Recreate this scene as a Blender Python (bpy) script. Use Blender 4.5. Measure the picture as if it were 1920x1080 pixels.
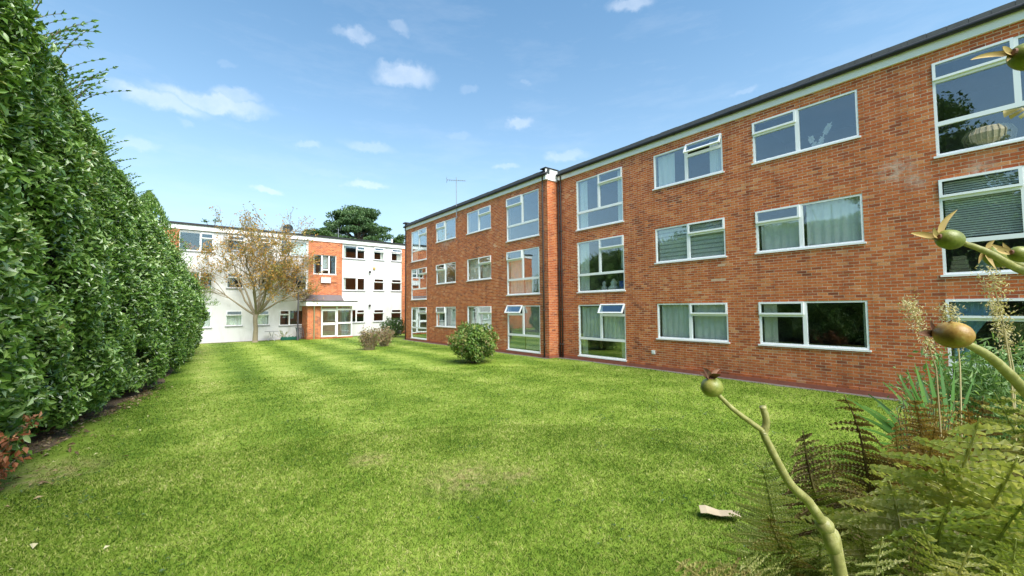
import bpy, math, random
import numpy as np
from mathutils import Vector, Matrix
random.seed(7); rng = np.random.default_rng(11)
R = math.radians
scn = bpy.context.scene
col = scn.collection
for o in list(bpy.data.objects): bpy.data.objects.remove(o)

# ------------------------------------------------------------------ camera
H = 2.2
F3 = Vector((0.61408433, 0.78779903, 0.04767729)); R3 = Vector((0.7889263, -0.61442304, -0.00892273)); U3 = Vector((-0.02226471, -0.04309318, 0.99882294))
cd = bpy.data.cameras.new('camera'); cam = bpy.data.objects.new('camera', cd); col.objects.link(cam)
m = Matrix(((R3.x, U3.x, -F3.x, 0), (R3.y, U3.y, -F3.y, 0), (R3.z, U3.z, -F3.z, H), (0, 0, 0, 1)))
cam.matrix_world = m
cd.sensor_width = 36; cd.lens = 783.4/1920*36; cd.shift_x = 2.27/1920
cd.clip_start = 0.02; cd.clip_end = 2000
scn.camera = cam
FPX = 783.4
def at(px, py, d):
    "world point seen at a given place and depth in front of the camera"
    v = F3 + R3*((px-957.7)/FPX) - U3*((py-540)/FPX)
    return Vector((0, 0, H)) + v*d
def pxof(P):
    P = np.asarray(P, float) - np.array([0, 0, H])
    d = P@np.array(F3)
    return 957.7+FPX*(P@np.array(R3))/d, 540-FPX*(P@np.array(U3))/d, d

# ------------------------------------------------------------------ sky, sun, exposure
SUN_EL, SUN_AZ = 52, 184
w = bpy.data.worlds.new('World'); scn.world = w; w.use_nodes = True
nt = w.node_tree; nt.nodes.clear()
def N(nt, t, **k):
    n = nt.nodes.new(t)
    for a, b in k.items():
        if a.startswith('i_'): n.inputs[int(a[2:])].default_value = b
        else: setattr(n, a, b)
    return n
def L(nt, a, b): nt.links.new(a, b)
def math_(nt, op, a, b=None, clamp=False):
    n = N(nt, 'ShaderNodeMath', operation=op, use_clamp=clamp)
    for i, x in enumerate((a, b)):
        if x is None: continue
        if isinstance(x, (int, float)): n.inputs[i].default_value = x
        else: L(nt, x, n.inputs[i])
    return n.outputs[0]
sky = N(nt, 'ShaderNodeTexSky', sky_type='NISHITA', sun_disc=False, sun_elevation=R(SUN_EL), sun_rotation=R(SUN_AZ), air_density=1.0, dust_density=1.1, ozone_density=1.6, altitude=100)
tc = N(nt, 'ShaderNodeTexCoord')
nz = N(nt, 'ShaderNodeTexNoise', i_2=9.0, i_3=5.0, i_4=.6); L(nt, tc.outputs['Generated'], nz.inputs[0])
nz2 = N(nt, 'ShaderNodeTexNoise', i_2=30.0, i_3=4.0, i_4=.6); L(nt, tc.outputs['Generated'], nz2.inputs[0])
wrp = N(nt, 'ShaderNodeVectorMath', operation='MULTIPLY_ADD'); L(nt, nz.outputs['Color'], wrp.inputs[0]); wrp.inputs[1].default_value = (.07, .07, .05); L(nt, tc.outputs['Generated'], wrp.inputs[2])
wr2 = N(nt, 'ShaderNodeVectorMath', operation='MULTIPLY_ADD'); L(nt, nz2.outputs['Color'], wr2.inputs[0]); wr2.inputs[1].default_value = (.035, .035, .03); L(nt, wrp.outputs[0], wr2.inputs[2])
off = np.array([.0525, .0525, .04])
acc = None
CL = [(300,190,85,20,.95),(400,190,110,19,1),(440,180,50,14,.7),(640,62,30,12,.4),(675,68,40,16,.75),(752,58,26,14,.5),(762,143,60,22,.95),(740,130,34,14,.6),(1187,12,45,16,.85),(972,230,32,12,.8),(250,264,42,14,.55),(500,357,28,9,.85),(690,352,42,9,.9),(690,273,60,12,.5),(575,276,26,9,.6),(1062,292,48,12,.65),(948,313,28,8,.6),(1390,175,30,9,.4),(205,160,20,10,.4),(880,160,26,9,.3),(345,232,20,9,.3),(990,155,12,8,.3),(420,120,16,8,.2), (610,330,70,9,.2),(860,258,30,8,.3)]
for cx, cy, a, b, op in CL:
    c = (at(cx, cy, 1)-Vector((0, 0, H))); k = c.length; c.normalize()
    e1 = Vector((c.y, -c.x, 0)).normalized(); e2 = e1.cross(c).normalized()
    a /= FPX*k; b /= FPX*k
    sb = N(nt, 'ShaderNodeVectorMath', operation='SUBTRACT'); L(nt, wr2.outputs[0], sb.inputs[0]); sb.inputs[1].default_value = tuple(np.array(c)+off)
    ds = []
    for e, s in ((e1, a), (e2, b)):
        d = N(nt, 'ShaderNodeVectorMath', operation='DOT_PRODUCT'); L(nt, sb.outputs[0], d.inputs[0]); d.inputs[1].default_value = tuple(e/s)
        ds.append(math_(nt, 'MULTIPLY', d.outputs['Value'], d.outputs['Value']))
    r2 = math_(nt, 'ADD', ds[0], ds[1])
    mk = math_(nt, 'MULTIPLY', math_(nt, 'MULTIPLY', math_(nt, 'MULTIPLY', math_(nt, 'SUBTRACT', 1.25, r2, True), math_(nt, 'SUBTRACT', 1.25, r2, True)), op), .52)
    acc = mk if acc is None else math_(nt, 'MAXIMUM', acc, mk)
# streaky cirrus veil, very thin
mpv = N(nt, 'ShaderNodeMapping'); L(nt, tc.outputs['Generated'], mpv.inputs[0]); mpv.inputs['Scale'].default_value = (3, 3, 14)
nv = N(nt, 'ShaderNodeTexNoise', i_2=1.6, i_3=6.0, i_4=.65); L(nt, mpv.outputs[0], nv.inputs[0])
veil = math_(nt, 'MULTIPLY', math_(nt, 'SUBTRACT', nv.outputs[0], .48, True), .3)
dens = math_(nt, 'MULTIPLY', acc, math_(nt, 'ADD', math_(nt, 'MULTIPLY', nz2.outputs[0], .7), .25), True)
dens = math_(nt, 'MAXIMUM', dens, veil)
# pale haze low over the horizon
sxz = N(nt, 'ShaderNodeSeparateXYZ'); L(nt, tc.outputs['Generated'], sxz.inputs[0])
hz = math_(nt, 'MULTIPLY', math_(nt, 'POWER', math_(nt, 'SUBTRACT', 1.0, math_(nt, 'MAXIMUM', sxz.outputs[2], 0.0), True), 3.4), .88)
skc = N(nt, 'ShaderNodeMix', data_type='RGBA', blend_type='MULTIPLY'); skc.inputs[0].default_value = 1; L(nt, sky.outputs[0], skc.inputs[6]); skc.inputs[7].default_value = (.70, .98, .99, 1)
SK = 4.9
mh = N(nt, 'ShaderNodeMix', data_type='RGBA'); L(nt, hz, mh.inputs[0]); L(nt, skc.outputs[2], mh.inputs[6]); mh.inputs[7].default_value = (.70*SK, .775*SK, .84*SK, 1)
mx = N(nt, 'ShaderNodeMix', data_type='RGBA'); L(nt, dens, mx.inputs[0]); L(nt, mh.outputs[2], mx.inputs[6]); mx.inputs[7].default_value = (.98*SK, 1.02*SK, 1.08*SK, 1)
bg = N(nt, 'ShaderNodeBackground'); bg.inputs[1].default_value = 0.115
L(nt, mx.outputs[2], bg.inputs[0])
wo = N(nt, 'ShaderNodeOutputWorld'); L(nt, bg.outputs[0], wo.inputs[0])

sd = bpy.data.lights.new('sun', 'SUN'); sun = bpy.data.objects.new('sun', sd); col.objects.link(sun)
sd.energy = 3.4; sd.angle = R(48); sd.color = (1, .95, .87)
sv = Vector((math.sin(R(SUN_AZ))*math.cos(R(SUN_EL)), math.cos(R(SUN_AZ))*math.cos(R(SUN_EL)), math.sin(R(SUN_EL))))
sun.rotation_euler = sv.to_track_quat('Z', 'Y').to_euler(); sun.location = (0, 0, 40)
vs = scn.view_settings; vs.view_transform = 'Standard'; vs.look = 'None'; vs.gamma = 1; vs.use_curve_mapping = False
vs.exposure = 1.2
scn.render.engine = 'CYCLES'
scn.cycles.transparent_max_bounces = 12; scn.cycles.max_bounces = 8

# ------------------------------------------------------------------ materials
def newmat(name):
    m = bpy.data.materials.new(name); m.use_nodes = True
    nt = m.node_tree; nt.nodes.clear()
    b = N(nt, 'ShaderNodeBsdfPrincipled'); o = N(nt, 'ShaderNodeOutputMaterial'); L(nt, b.outputs[0], o.inputs[0])
    return m, nt, b, o
def ramp(nt, fac, stops, interp='LINEAR'):
    r = N(nt, 'ShaderNodeValToRGB'); r.color_ramp.interpolation = interp
    e = r.color_ramp.elements
    while len(e) < len(stops): e.new(.5)
    for el, (p, c) in zip(e, stops): el.position = p; el.color = (*c, 1)
    L(nt, fac, r.inputs[0]); return r.outputs[0]
def mixc(nt, f, a, b, blend='MIX'):
    n = N(nt, 'ShaderNodeMix', data_type='RGBA', blend_type=blend)
    for i, x in ((0, f), (6, a), (7, b)):
        if isinstance(x, (int, float)): n.inputs[i].default_value = x
        elif isinstance(x, tuple): n.inputs[i].default_value = (*x, 1)
        else: L(nt, x, n.inputs[i])
    return n.outputs[2]
def wnoise(nt, scale, detail=4, rough=.55, stretch=None):
    g = N(nt, 'ShaderNodeNewGeometry'); src = g.outputs['Position']
    if stretch:
        mp = N(nt, 'ShaderNodeMapping'); L(nt, src, mp.inputs[0]); mp.inputs['Scale'].default_value = stretch; src = mp.outputs[0]
    n = N(nt, 'ShaderNodeTexNoise'); n.inputs['Scale'].default_value = scale; n.inputs['Detail'].default_value = detail; n.inputs['Roughness'].default_value = rough
    L(nt, src, n.inputs[0]); return n.outputs[0]
def bump(nt, b, h, strength=.3, dist=.01):
    n = N(nt, 'ShaderNodeBump'); n.inputs['Strength'].default_value = strength; n.inputs['Distance'].default_value = dist
    L(nt, h, n.inputs['Height']); L(nt, n.outputs[0], b.inputs['Normal'])
def plain(name, c, rough=.5, var=.15, scale=6, metal=0, bmp=0):
    m, nt, b, o = newmat(name)
    n = wnoise(nt, scale, 5)
    L(nt, mixc(nt, n, tuple(x*(1-var) for x in c), tuple(min(1, x*(1+var)) for x in c)), b.inputs['Base Color'])
    b.inputs['Roughness'].default_value = rough; b.inputs['Metallic'].default_value = metal
    if bmp: bump(nt, b, wnoise(nt, scale*8, 4), bmp, .01)
    return m
def leafmat(name, stops, rough=.4, transl=.25, nscale=.6, namt=.5, spec=.5, obj=False, per=0):
    m, nt, b, o = newmat(name)
    if obj: rnd = N(nt, 'ShaderNodeObjectInfo').outputs['Random']
    else: rnd = N(nt, 'ShaderNodeAttribute', attribute_name='rnd').outputs['Fac']
    n = wnoise(nt, nscale, 3)
    f = math_(nt, 'ADD', math_(nt, 'MULTIPLY', rnd, 1-namt), math_(nt, 'MULTIPLY', math_(nt, 'SUBTRACT', math_(nt, 'MULTIPLY', n, 2.6), .8, True), namt), True)
    if per: f = math_(nt, 'ADD', f, math_(nt, 'MULTIPLY', math_(nt, 'SUBTRACT', N(nt, 'ShaderNodeObjectInfo').outputs['Random'], .5), per), True)
    c = ramp(nt, f, stops)
    L(nt, c, b.inputs['Base Color']); b.inputs['Roughness'].default_value = rough; b.inputs['Specular IOR Level'].default_value = spec
    t = N(nt, 'ShaderNodeBsdfTranslucent'); L(nt, mixc(nt, 1.0, c, (1.3, 1.35, .6), 'MULTIPLY'), t.inputs[0])
    ms = N(nt, 'ShaderNodeMixShader'); ms.inputs[0].default_value = transl
    L(nt, b.outputs[0], ms.inputs[1]); L(nt, t.outputs[0], ms.inputs[2]); L(nt, ms.outputs[0], o.inputs[0])
    return m
BR = [(0, (.26, .068, .030)), (.08, (.39, .096, .036)), (.3, (.50, .122, .038)), (.6, (.57, .155, .046)), (.84, (.62, .195, .064)), (.95, (.65, .28, .12)), (1, (.72, .50, .35))]
PATCH = [((13.1, 2.05, 5.35), .42), ((13.1, 1.75, 5.05), .3), ((13.1, .75, 5.05), .3), ((12.5, 22.6, 6.45), .8), ((12.5, 21.7, 6.5), .5)]
def brickmat(name, obj=False, mortar=False):
    m, nt, b, o = newmat(name)
    fine = wnoise(nt, 45, 5, .65); big = wnoise(nt, .55, 4)
    if mortar:
        c = ramp(nt, fine, [(.25, (.56, .40, .27)), (.75, (.80, .64, .48))])
    else:
        rnd = N(nt, 'ShaderNodeObjectInfo').outputs['Random'] if obj else N(nt, 'ShaderNodeAttribute', attribute_name='rnd').outputs['Fac']
        f = math_(nt, 'ADD', math_(nt, 'MULTIPLY', rnd, .9), math_(nt, 'MULTIPLY', math_(nt, 'SUBTRACT', big, .42), .4), True)
        c = ramp(nt, f, BR)
        c = mixc(nt, .75, c, ramp(nt, fine, [(.3, (.62, .6, .58)), (.5, (1, 1, 1)), (.72, (1.3, 1.28, 1.25))]), 'MULTIPLY')
    # lime bloom: scattered specks everywhere, stronger on a few patches
    g = N(nt, 'ShaderNodeNewGeometry')
    wh = None
    for ctr, rad in PATCH:
        d = N(nt, 'ShaderNodeVectorMath', operation='DISTANCE'); L(nt, g.outputs['Position'], d.inputs[0]); d.inputs[1].default_value = ctr
        q = math_(nt, 'SUBTRACT', 1.0, math_(nt, 'DIVIDE', d.outputs['Value'], rad), True)
        wh = q if wh is None else math_(nt, 'MAXIMUM', wh, q)
    sp = wnoise(nt, 7, 5, .7)
    k = math_(nt, 'ADD', math_(nt, 'MULTIPLY', math_(nt, 'SUBTRACT', sp, .61, True), 3.2), math_(nt, 'MULTIPLY', math_(nt, 'MULTIPLY', wh, math_(nt, 'SUBTRACT', sp, .38, True)), 6.0), True)
    c = mixc(nt, math_(nt, 'MULTIPLY', k, .6), c, (.68, .54, .45))
    # vertical weather streaks
    st = wnoise(nt, 1.4, 5, .6, (1, 3.5, .35))
    c = mixc(nt, .8, c, ramp(nt, st, [(.3, (.74, .70, .70)), (.5, (1, 1, 1)), (.7, (1.1, 1.08, 1.05))]), 'MULTIPLY')
    sz = N(nt, 'ShaderNodeSeparateXYZ'); L(nt, g.outputs['Position'], sz.inputs[0])
    low = math_(nt, 'MULTIPLY', math_(nt, 'SUBTRACT', .9, sz.outputs[2], True), math_(nt, 'SUBTRACT', wnoise(nt, 2.2, 5, .7), .25, True))
    c = mixc(nt, math_(nt, 'MULTIPLY', low, 1.3, True), c, (.16, .09, .05))
    L(nt, c, b.inputs['Base Color']); b.inputs['Roughness'].default_value = .88; b.inputs['Specular IOR Level'].default_value = .25
    bump(nt, b, fine, .5, .006)
    return m
M = {}
M['brick'] = brickmat('brick'); M['brick_one'] = brickmat('brick_single', obj=True); M['mortar'] = brickmat('mortar', mortar=True)
M['upvc'] = plain('white_upvc', (.90, .90, .90), .3, .04, 3)
M['fascia'] = plain('white_fascia', (.84, .83, .81), .5, .06, 2.5)
M['gutter'] = plain('black_gutter', (.012, .013, .014), .55, .3, 5)
M['felt'] = plain('roof_felt', (.035, .042, .042), .9, .5, 9, bmp=.4)
M['pipe'] = plain('brown_pipe', (.05, .035, .03), .5, .3, 5)
M['concrete'] = plain('concrete', (.17, .15, .13), .9, .35, 3, bmp=.4)
M['black'] = plain('black_metal', (.014, .014, .016), .45, .2, 5)
M['metal'] = plain('galvanised', (.38, .39, .40), .4, .15, 8, metal=.7)
M['white'] = plain('white_plastic', (.8, .8, .79), .4, .05, 5)
M['greysill'] = plain('grey_sill', (.33, .33, .34), .7, .2, 6)
M['lightgrey'] = plain('light_grey_fabric', (.55, .56, .57), .9, .1, 6)
M['lead'] = plain('brown_flashing', (.14, .11, .11), .7, .25, 5)
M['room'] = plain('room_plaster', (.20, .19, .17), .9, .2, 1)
M['netc'] = plain('net_curtain', (.93, .93, .90), .95, .08, 4)
M['cream'] = plain('cream_curtain', (.80, .77, .66), .95, .1, 4)
M['bluec'] = plain('blue_curtain', (.30, .50, .66), .95, .12, 4)
M['sage'] = plain('sage_blind', (.30, .40, .33), .9, .1, 3)
M['brownb'] = plain('brown_screen', (.25, .10, .05), .9, .3, 8)
M['wicker'] = plain('wicker', (.42, .36, .24), .9, .35, 30, bmp=.6)
M['blue'] = plain('blue_plastic', (.02, .07, .5), .4, .1, 4)
M['red'] = plain('red_flower', (.5, .02, .03), .6, .3, 20)
M['green_thing'] = plain('green_plastic', (.01, .10, .06), .4, .2, 5)
M['wood'] = plain('yellow_wood', (.5, .33, .1), .5, .2, 8)
# white render with rain stains
m, nt, b, o = newmat('white_render')
st = wnoise(nt, 1.6, 6, .65, (1.5, 1.5, .5)); f2 = wnoise(nt, 40, 4)
L(nt, mixc(nt, .9, (.70, .69, .68), ramp(nt, st, [(.28, (.84, .83, .81)), (.5, (1, 1, 1)), (1, (1, 1, 1))]), 'MULTIPLY'), b.inputs['Base Color'])
b.inputs['Roughness'].default_value = .9; bump(nt, b, f2, .35, .01); M['render'] = m
# glass of double glazing: reflection over a clear view into the room
m, nt, b, o = newmat('glass'); nt.nodes.remove(b)
fr = N(nt, 'ShaderNodeLayerWeight'); fr.inputs[0].default_value = .5
k = math_(nt, 'ADD', math_(nt, 'MULTIPLY', math_(nt, 'POWER', fr.outputs['Facing'], 2.2), 1.0), .14, True)
gl = N(nt, 'ShaderNodeBsdfGlossy'); gl.inputs['Roughness'].default_value = .008; gl.inputs[0].default_value = (.82, .88, .92, 1)
gb = N(nt, 'ShaderNodeBump'); gb.inputs['Strength'].default_value = .05; gb.inputs['Distance'].default_value = .02
L(nt, wnoise(nt, 1.3, 1), gb.inputs['Height']); L(nt, gb.outputs[0], gl.inputs['Normal'])
tr = N(nt, 'ShaderNodeBsdfTransparent'); tr.inputs[0].default_value = (.95, .98, .96, 1)
ms = N(nt, 'ShaderNodeMixShader'); L(nt, k, ms.inputs[0]); L(nt, tr.outputs[0], ms.inputs[1]); L(nt, gl.outputs[0], ms.inputs[2]); L(nt, ms.outputs[0], o.inputs[0])
M['glass'] = m
# lawn
MOW = (math.sin(R(1.5)), math.cos(R(1.5)))
def lawnmat(name, blade):
    m, nt, b, o = newmat(name)
    g = N(nt, 'ShaderNodeNewGeometry')
    sp = N(nt, 'ShaderNodeSeparateXYZ'); L(nt, g.outputs['Position'], sp.inputs[0])
    wob = wnoise(nt, .5, 3)
    s = math_(nt, 'ADD', math_(nt, 'MULTIPLY', sp.outputs[0], 2.7), math_(nt, 'ADD', math_(nt, 'MULTIPLY', sp.outputs[1], -.05), math_(nt, 'MULTIPLY', wob, 1.6)))
    stripe = math_(nt, 'ADD', math_(nt, 'MULTIPLY', math_(nt, 'SINE', s), .5), .5)  # mowing bands: light off bent blades, put into the colour
    far = math_(nt, 'MULTIPLY', math_(nt, 'SUBTRACT', sp.outputs[1], 4.0), .07, True)
    n1 = wnoise(nt, .9, 5, .65); n2 = wnoise(nt, 9, 4, .7); n3 = wnoise(nt, 60, 3, .7)
    f = math_(nt, 'ADD', math_(nt, 'MULTIPLY', n1, .6), math_(nt, 'MULTIPLY', n2, .4))
    f = math_(nt, 'ADD', f, math_(nt, 'MULTIPLY', math_(nt, 'SUBTRACT', stripe, .5), math_(nt, 'MULTIPLY', far, .20)))
    if blade:
        rnd = N(nt, 'ShaderNodeAttribute', attribute_name='rnd').outputs['Fac']
        f = math_(nt, 'ADD', f, math_(nt, 'MULTIPLY', math_(nt, 'SUBTRACT', rnd, .5), .55))
    else:
        f = math_(nt, 'ADD', f, math_(nt, 'MULTIPLY', math_(nt, 'SUBTRACT', n3, .5), .5))
    c = ramp(nt, f, [(.2, (.03, .072, .006)), (.36, (.082, .148, .010)), (.48, (.14, .222, .02)), (.62, (.25, .325, .05)), (.76, (.42, .43, .14)), (.9, (.60, .54, .28))])
    # dry worn patches
    dry = None
    for (x, y, r) in ((2.9, 4.75, .75), (3.5, 4.4, .4), (2.2, 6.2, .4), (-1.4, 8.5, .8)):
        d = N(nt, 'ShaderNodeVectorMath', operation='DISTANCE'); L(nt, g.outputs['Position'], d.inputs[0]); d.inputs[1].default_value = (x, y, 0)
        q = math_(nt, 'SUBTRACT', 1.0, math_(nt, 'DIVIDE', d.outputs['Value'], r), True)
        dry = q if dry is None else math_(nt, 'MAXIMUM', dry, q)
    k = math_(nt, 'MULTIPLY', math_(nt, 'MULTIPLY', dry, math_(nt, 'SUBTRACT', wnoise(nt, 7, 4, .7), .40, True)), 7.0, True)
    c = mixc(nt, math_(nt, 'MULTIPLY', k, .55), c, (.42, .33, .17))
    L(nt, c, b.inputs['Base Color']); b.inputs['Roughness'].default_value = .7; b.inputs['Specular IOR Level'].default_value = .2
    if blade:
        t = N(nt, 'ShaderNodeBsdfTranslucent'); L(nt, c, t.inputs[0]); ms = N(nt, 'ShaderNodeMixShader'); ms.inputs[0].default_value = .35
        L(nt, b.outputs[0], ms.inputs[1]); L(nt, t.outputs[0], ms.inputs[2]); L(nt, ms.outputs[0], o.inputs[0])
    else: bump(nt, b, n3, .6, .02)
    return m
M['lawn'] = lawnmat('lawn_ground', False); M['blade'] = lawnmat('grass_blade', True)
m, nt, b, o = newmat('soil'); n = wnoise(nt, 14, 6, .7)
L(nt, ramp(nt, n, [(.3, (.07, .05, .03)), (.55, (.19, .13, .075)), (.75, (.36, .27, .16))]), b.inputs['Base Color']); b.inputs['Roughness'].default_value = .95; bump(nt, b, n, .8, .03); M['soil'] = m

HS = [(0, (.03, .07, .012)), (.25, (.075, .165, .025)), (.5, (.14, .265, .042)), (.74, (.25, .38, .085)), (.9, (.44, .55, .26)), (.96, (.46, .42, .15)), (1, (.38, .23, .09))]
M['laurel'] = leafmat('laurel_leaf', HS, .32, .22, .45, .24, .8)
M['laurel_one'] = leafmat('laurel_leaf_single', HS, .32, .22, .45, .24, .8, obj=True)
M['laurel_core'] = plain('hedge_dark_core', (.022, .022, .012), .95, .5, 9, bmp=.8)  # near-black: shade inside the hedge painted onto a solid core
M['bark'] = plain('bark', (.13, .10, .065), .9, .4, 14, bmp=.7)
M['pale_bark'] = plain('pale_bark', (.27, .22, .14), .9, .35, 14, bmp=.7)
M['autumn'] = leafmat('autumn_leaf', [(0, (.14, .17, .04)), (.3, (.30, .25, .06)), (.65, (.50, .25, .06)), (1, (.62, .40, .10))], .6, .3, .5, .3)
M['conifer'] = leafmat('conifer_needle', [(0, (.02, .05, .018)), (.5, (.055, .12, .035)), (1, (.13, .21, .06))], .6, .1, .5, .4)
M['treeleaf'] = leafmat('tree_leaf', [(0, (.02, .05, .012)), (.5, (.05, .11, .02)), (1, (.12, .19, .04))], .5, .2, .4, .4)
M['shrubleaf'] = leafmat('shrub_leaf', [(0, (.03, .07, .015)), (.35, (.10, .20, .03)), (.6, (.20, .30, .06)), (.8, (.30, .28, .10)), (1, (.36, .20, .13))], .5, .25, 1.5, .3)
M['dryleaf'] = leafmat('dry_leaf', [(0, (.08, .05, .025)), (.4, (.22, .14, .07)), (.7, (.36, .25, .14)), (1, (.55, .45, .30))], .8, .2, 1.5, .2)
M['rust'] = leafmat('rust_leaf', [(0, (.12, .035, .015)), (.5, (.36, .12, .045)), (1, (.62, .33, .19))], .7, .25, 3, .2)
M['fern'] = leafmat('fern_green', [(0, (.09, .12, .02)), (.35, (.23, .29, .06)), (.65, (.44, .45, .16)), (1, (.74, .66, .40))], .6, .3, 2.2, .45, per=.6)
M['fernbrown'] = leafmat('fern_brown', [(0, (.06, .04, .02)), (.35, (.15, .105, .04)), (.65, (.30, .27, .08)), (1, (.56, .52, .24))], .75, .25, 2.5, .5, per=.4)
M['fernrust'] = leafmat('fern_rust', [(0, (.17, .09, .03)), (.45, (.32, .20, .05)), (1, (.50, .44, .14))], .75, .25, 2.5, .5)
M['sword'] = leafmat('sword_leaf', [(0, (.03, .09, .015)), (.6, (.08, .20, .03)), (1, (.20, .33, .07))], .55, .15, 2, .2)
M['straw'] = leafmat('straw', [(0, (.38, .30, .14)), (.5, (.58, .50, .28)), (1, (.70, .64, .42))], .8, .25, 2, .2)
M['pale_green'] = leafmat('pale_green_leaf', [(0, (.06, .13, .03)), (.5, (.15, .27, .08)), (1, (.34, .44, .20))], .5, .3, 2, .3)
def hipmat(name, a, b_, c_):
    m, nt, b, o = newmat(name)
    n = wnoise(nt, 60, 5, .7); g = N(nt, 'ShaderNodeNewGeometry'); n2 = wnoise(nt, 420, 3, .7)
    c = ramp(nt, math_(nt, 'ADD', math_(nt, 'MULTIPLY', n, .8), math_(nt, 'MULTIPLY', n2, .2)), [(.3, a), (.5, b_), (.68, c_)])
    L(nt, c, b.inputs['Base Color']); b.inputs['Roughness'].default_value = .42
    b.inputs['Subsurface Weight'].default_value = .1; b.inputs['Subsurface Radius'].default_value = (.004, .003, .001)
    bump(nt, b, n2, .3, .0008)
    return m
M['hip_green'] = hipmat('hip_green', (.10, .11, .02), (.19, .22, .035), (.33, .31, .08))
M['hip_amber'] = hipmat('hip_amber', (.16, .08, .02), (.33, .19, .035), (.42, .33, .08))
M['rosestem'] = hipmat('rose_stem', (.17, .16, .05), (.28, .27, .09), (.44, .41, .19))
M['sepal'] = plain('dry_sepal', (.42, .30, .10), .7, .4, 60)
M['sepal_br'] = plain('brown_sepal', (.18, .085, .05), .8, .5, 60)
M['paper'] = plain('card_scrap', (.42, .34, .23), .8, .15, 12)
M['tile'] = plain('roof_tile', (.20, .075, .05), .85, .3, 3, bmp=.4)

# ------------------------------------------------------------------ mesh builder
class MB:
    def __init__(s): s.V = []; s.F = {3: [], 4: []}; s.A = {3: [], 4: []}; s.n = 0
    def add(s, V, F, r=None):
        V = np.asarray(V, float).reshape(-1, 3); F = np.asarray(F, int); k = F.shape[1]
        if r is None: r = np.full(len(F), random.random())
        r = np.broadcast_to(np.asarray(r, float), (len(F),))
        s.V.append(V); s.F[k].append(F+s.n); s.A[k].append(r); s.n += len(V)
    def mesh(s, name, mat, smooth=False):
        me = bpy.data.meshes.new(name)
        if not s.n: return me
        V = np.concatenate(s.V).astype(np.float32)
        loops = []; tot = []; att = []
        for k in (3, 4):
            if s.F[k]:
                f = np.concatenate(s.F[k]); loops.append(f.ravel()); tot.append(np.full(len(f), k)); att.append(np.concatenate(s.A[k]))
        loops = np.concatenate(loops).astype(np.int32); tot = np.concatenate(tot).astype(np.int32); att = np.concatenate(att).astype(np.float32)
        me.vertices.add(len(V)); me.vertices.foreach_set('co', V.ravel())
        me.loops.add(len(loops)); me.loops.foreach_set('vertex_index', loops)
        me.polygons.add(len(tot)); st = np.zeros(len(tot), np.int32); st[1:] = np.cumsum(tot)[:-1]
        me.polygons.foreach_set('loop_start', st); me.polygons.foreach_set('loop_total', tot)
        a = me.attributes.new('rnd', 'FLOAT', 'FACE'); a.data.foreach_set('value', att)
        me.polygons.foreach_set('use_smooth', np.full(len(tot), bool(smooth)))
        me.update(calc_edges=True); me.materials.append(mat)
        return me
    def obj(s, name, mat, parent=None, smooth=False, loc=None):
        o = bpy.data.objects.new(name, s.mesh(name, mat, smooth)); col.objects.link(o)
        if parent: o.parent = parent
        if loc is not None: o.location = loc
        return o
BF = np.array([[0, 1, 3, 2], [4, 6, 7, 5], [0, 4, 5, 1], [2, 3, 7, 6], [0, 2, 6, 4], [1, 5, 7, 3]])
class FR:
    def __init__(s, O, U, Nn): s.O = np.array(O, float); s.U = np.array(U, float); s.N = np.array(Nn, float); s.Z = np.array([0, 0, 1.])
    def P(s, u, z, d):
        u, z, d = np.broadcast_arrays(u, z, d)
        return s.O + u[..., None]*s.U + z[..., None]*s.Z + d[..., None]*s.N
def boxes(mb, fr, B, r=None):
    "B: (n,6) array of u0,u1,z0,z1,d0,d1"
    B = np.asarray(B, float).reshape(-1, 6); n = len(B)
    if n == 0: return
    idx = [(i, j, k) for i in (0, 1) for j in (0, 1) for k in (0, 1)]
    V = np.stack([fr.P(B[:, i], B[:, 2+j], B[:, 4+k]) for i, j, k in idx], 1)
    F = (np.arange(n)[:, None, None]*8+BF[None]).reshape(-1, 4)
    mb.add(V.reshape(-1, 3), F, None if r is None else np.repeat(r, 6))
W3 = FR((0, 0, 0), (1, 0, 0), (0, -1, 0))
def bx(mb, x0, x1, y0, y1, z0, z1): boxes(mb, W3, [[x0, x1, z0, z1, -y1, -y0]])
def tube(mb, pts, rad, n=6, r=None, cap=True):
    pts = [Vector(p) for p in pts]; k = len(pts)
    if isinstance(rad, (int, float)): rad = [rad]*k
    V = []; ref = Vector((.31, .17, .93))
    for i, p in enumerate(pts):
        t = (pts[min(i+1, k-1)]-pts[max(i-1, 0)]).normalized()
        a = t.cross(ref)
        if a.length < 1e-3: a = t.cross(Vector((1, 0, 0)))
        a.normalize(); b = t.cross(a)
        for j in range(n):
            q = 2*math.pi*j/n; V.append(p+(a*math.cos(q)+b*math.sin(q))*rad[i])
    F = [[i*n+j, i*n+(j+1) % n, (i+1)*n+(j+1) % n, (i+1)*n+j] for i in range(k-1) for j in range(n)]
    if r is None: r = random.random()
    mb.add([tuple(v) for v in V], F, np.full(len(F), r))
    if cap:
        base = mb.n-len(V)
        for ring in (0, (k-1)*n):
            ft = [[ring, ring+j, ring+j+1] for j in range(1, n-1)]
            mb.F[3].append(np.array(ft)+base); mb.A[3].append(np.full(len(ft), r))
def lathe(mb, c, prof, n=16, axis=None, r=.5):
    c = Vector(c); ax = Vector(axis).normalized() if axis is not None else Vector((0, 0, 1))
    a = ax.orthogonal().normalized(); b = ax.cross(a)
    V = []; F = []
    for (rr, h) in prof:
        for j in range(n):
            q = 2*math.pi*j/n; V.append(tuple(c+ax*h+(a*math.cos(q)+b*math.sin(q))*rr))
    for i in range(len(prof)-1):
        for j in range(n): F.append([i*n+j, i*n+(j+1) % n, (i+1)*n+(j+1) % n, (i+1)*n+j])
    mb.add(V, F, np.full(len(F), r))
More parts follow.
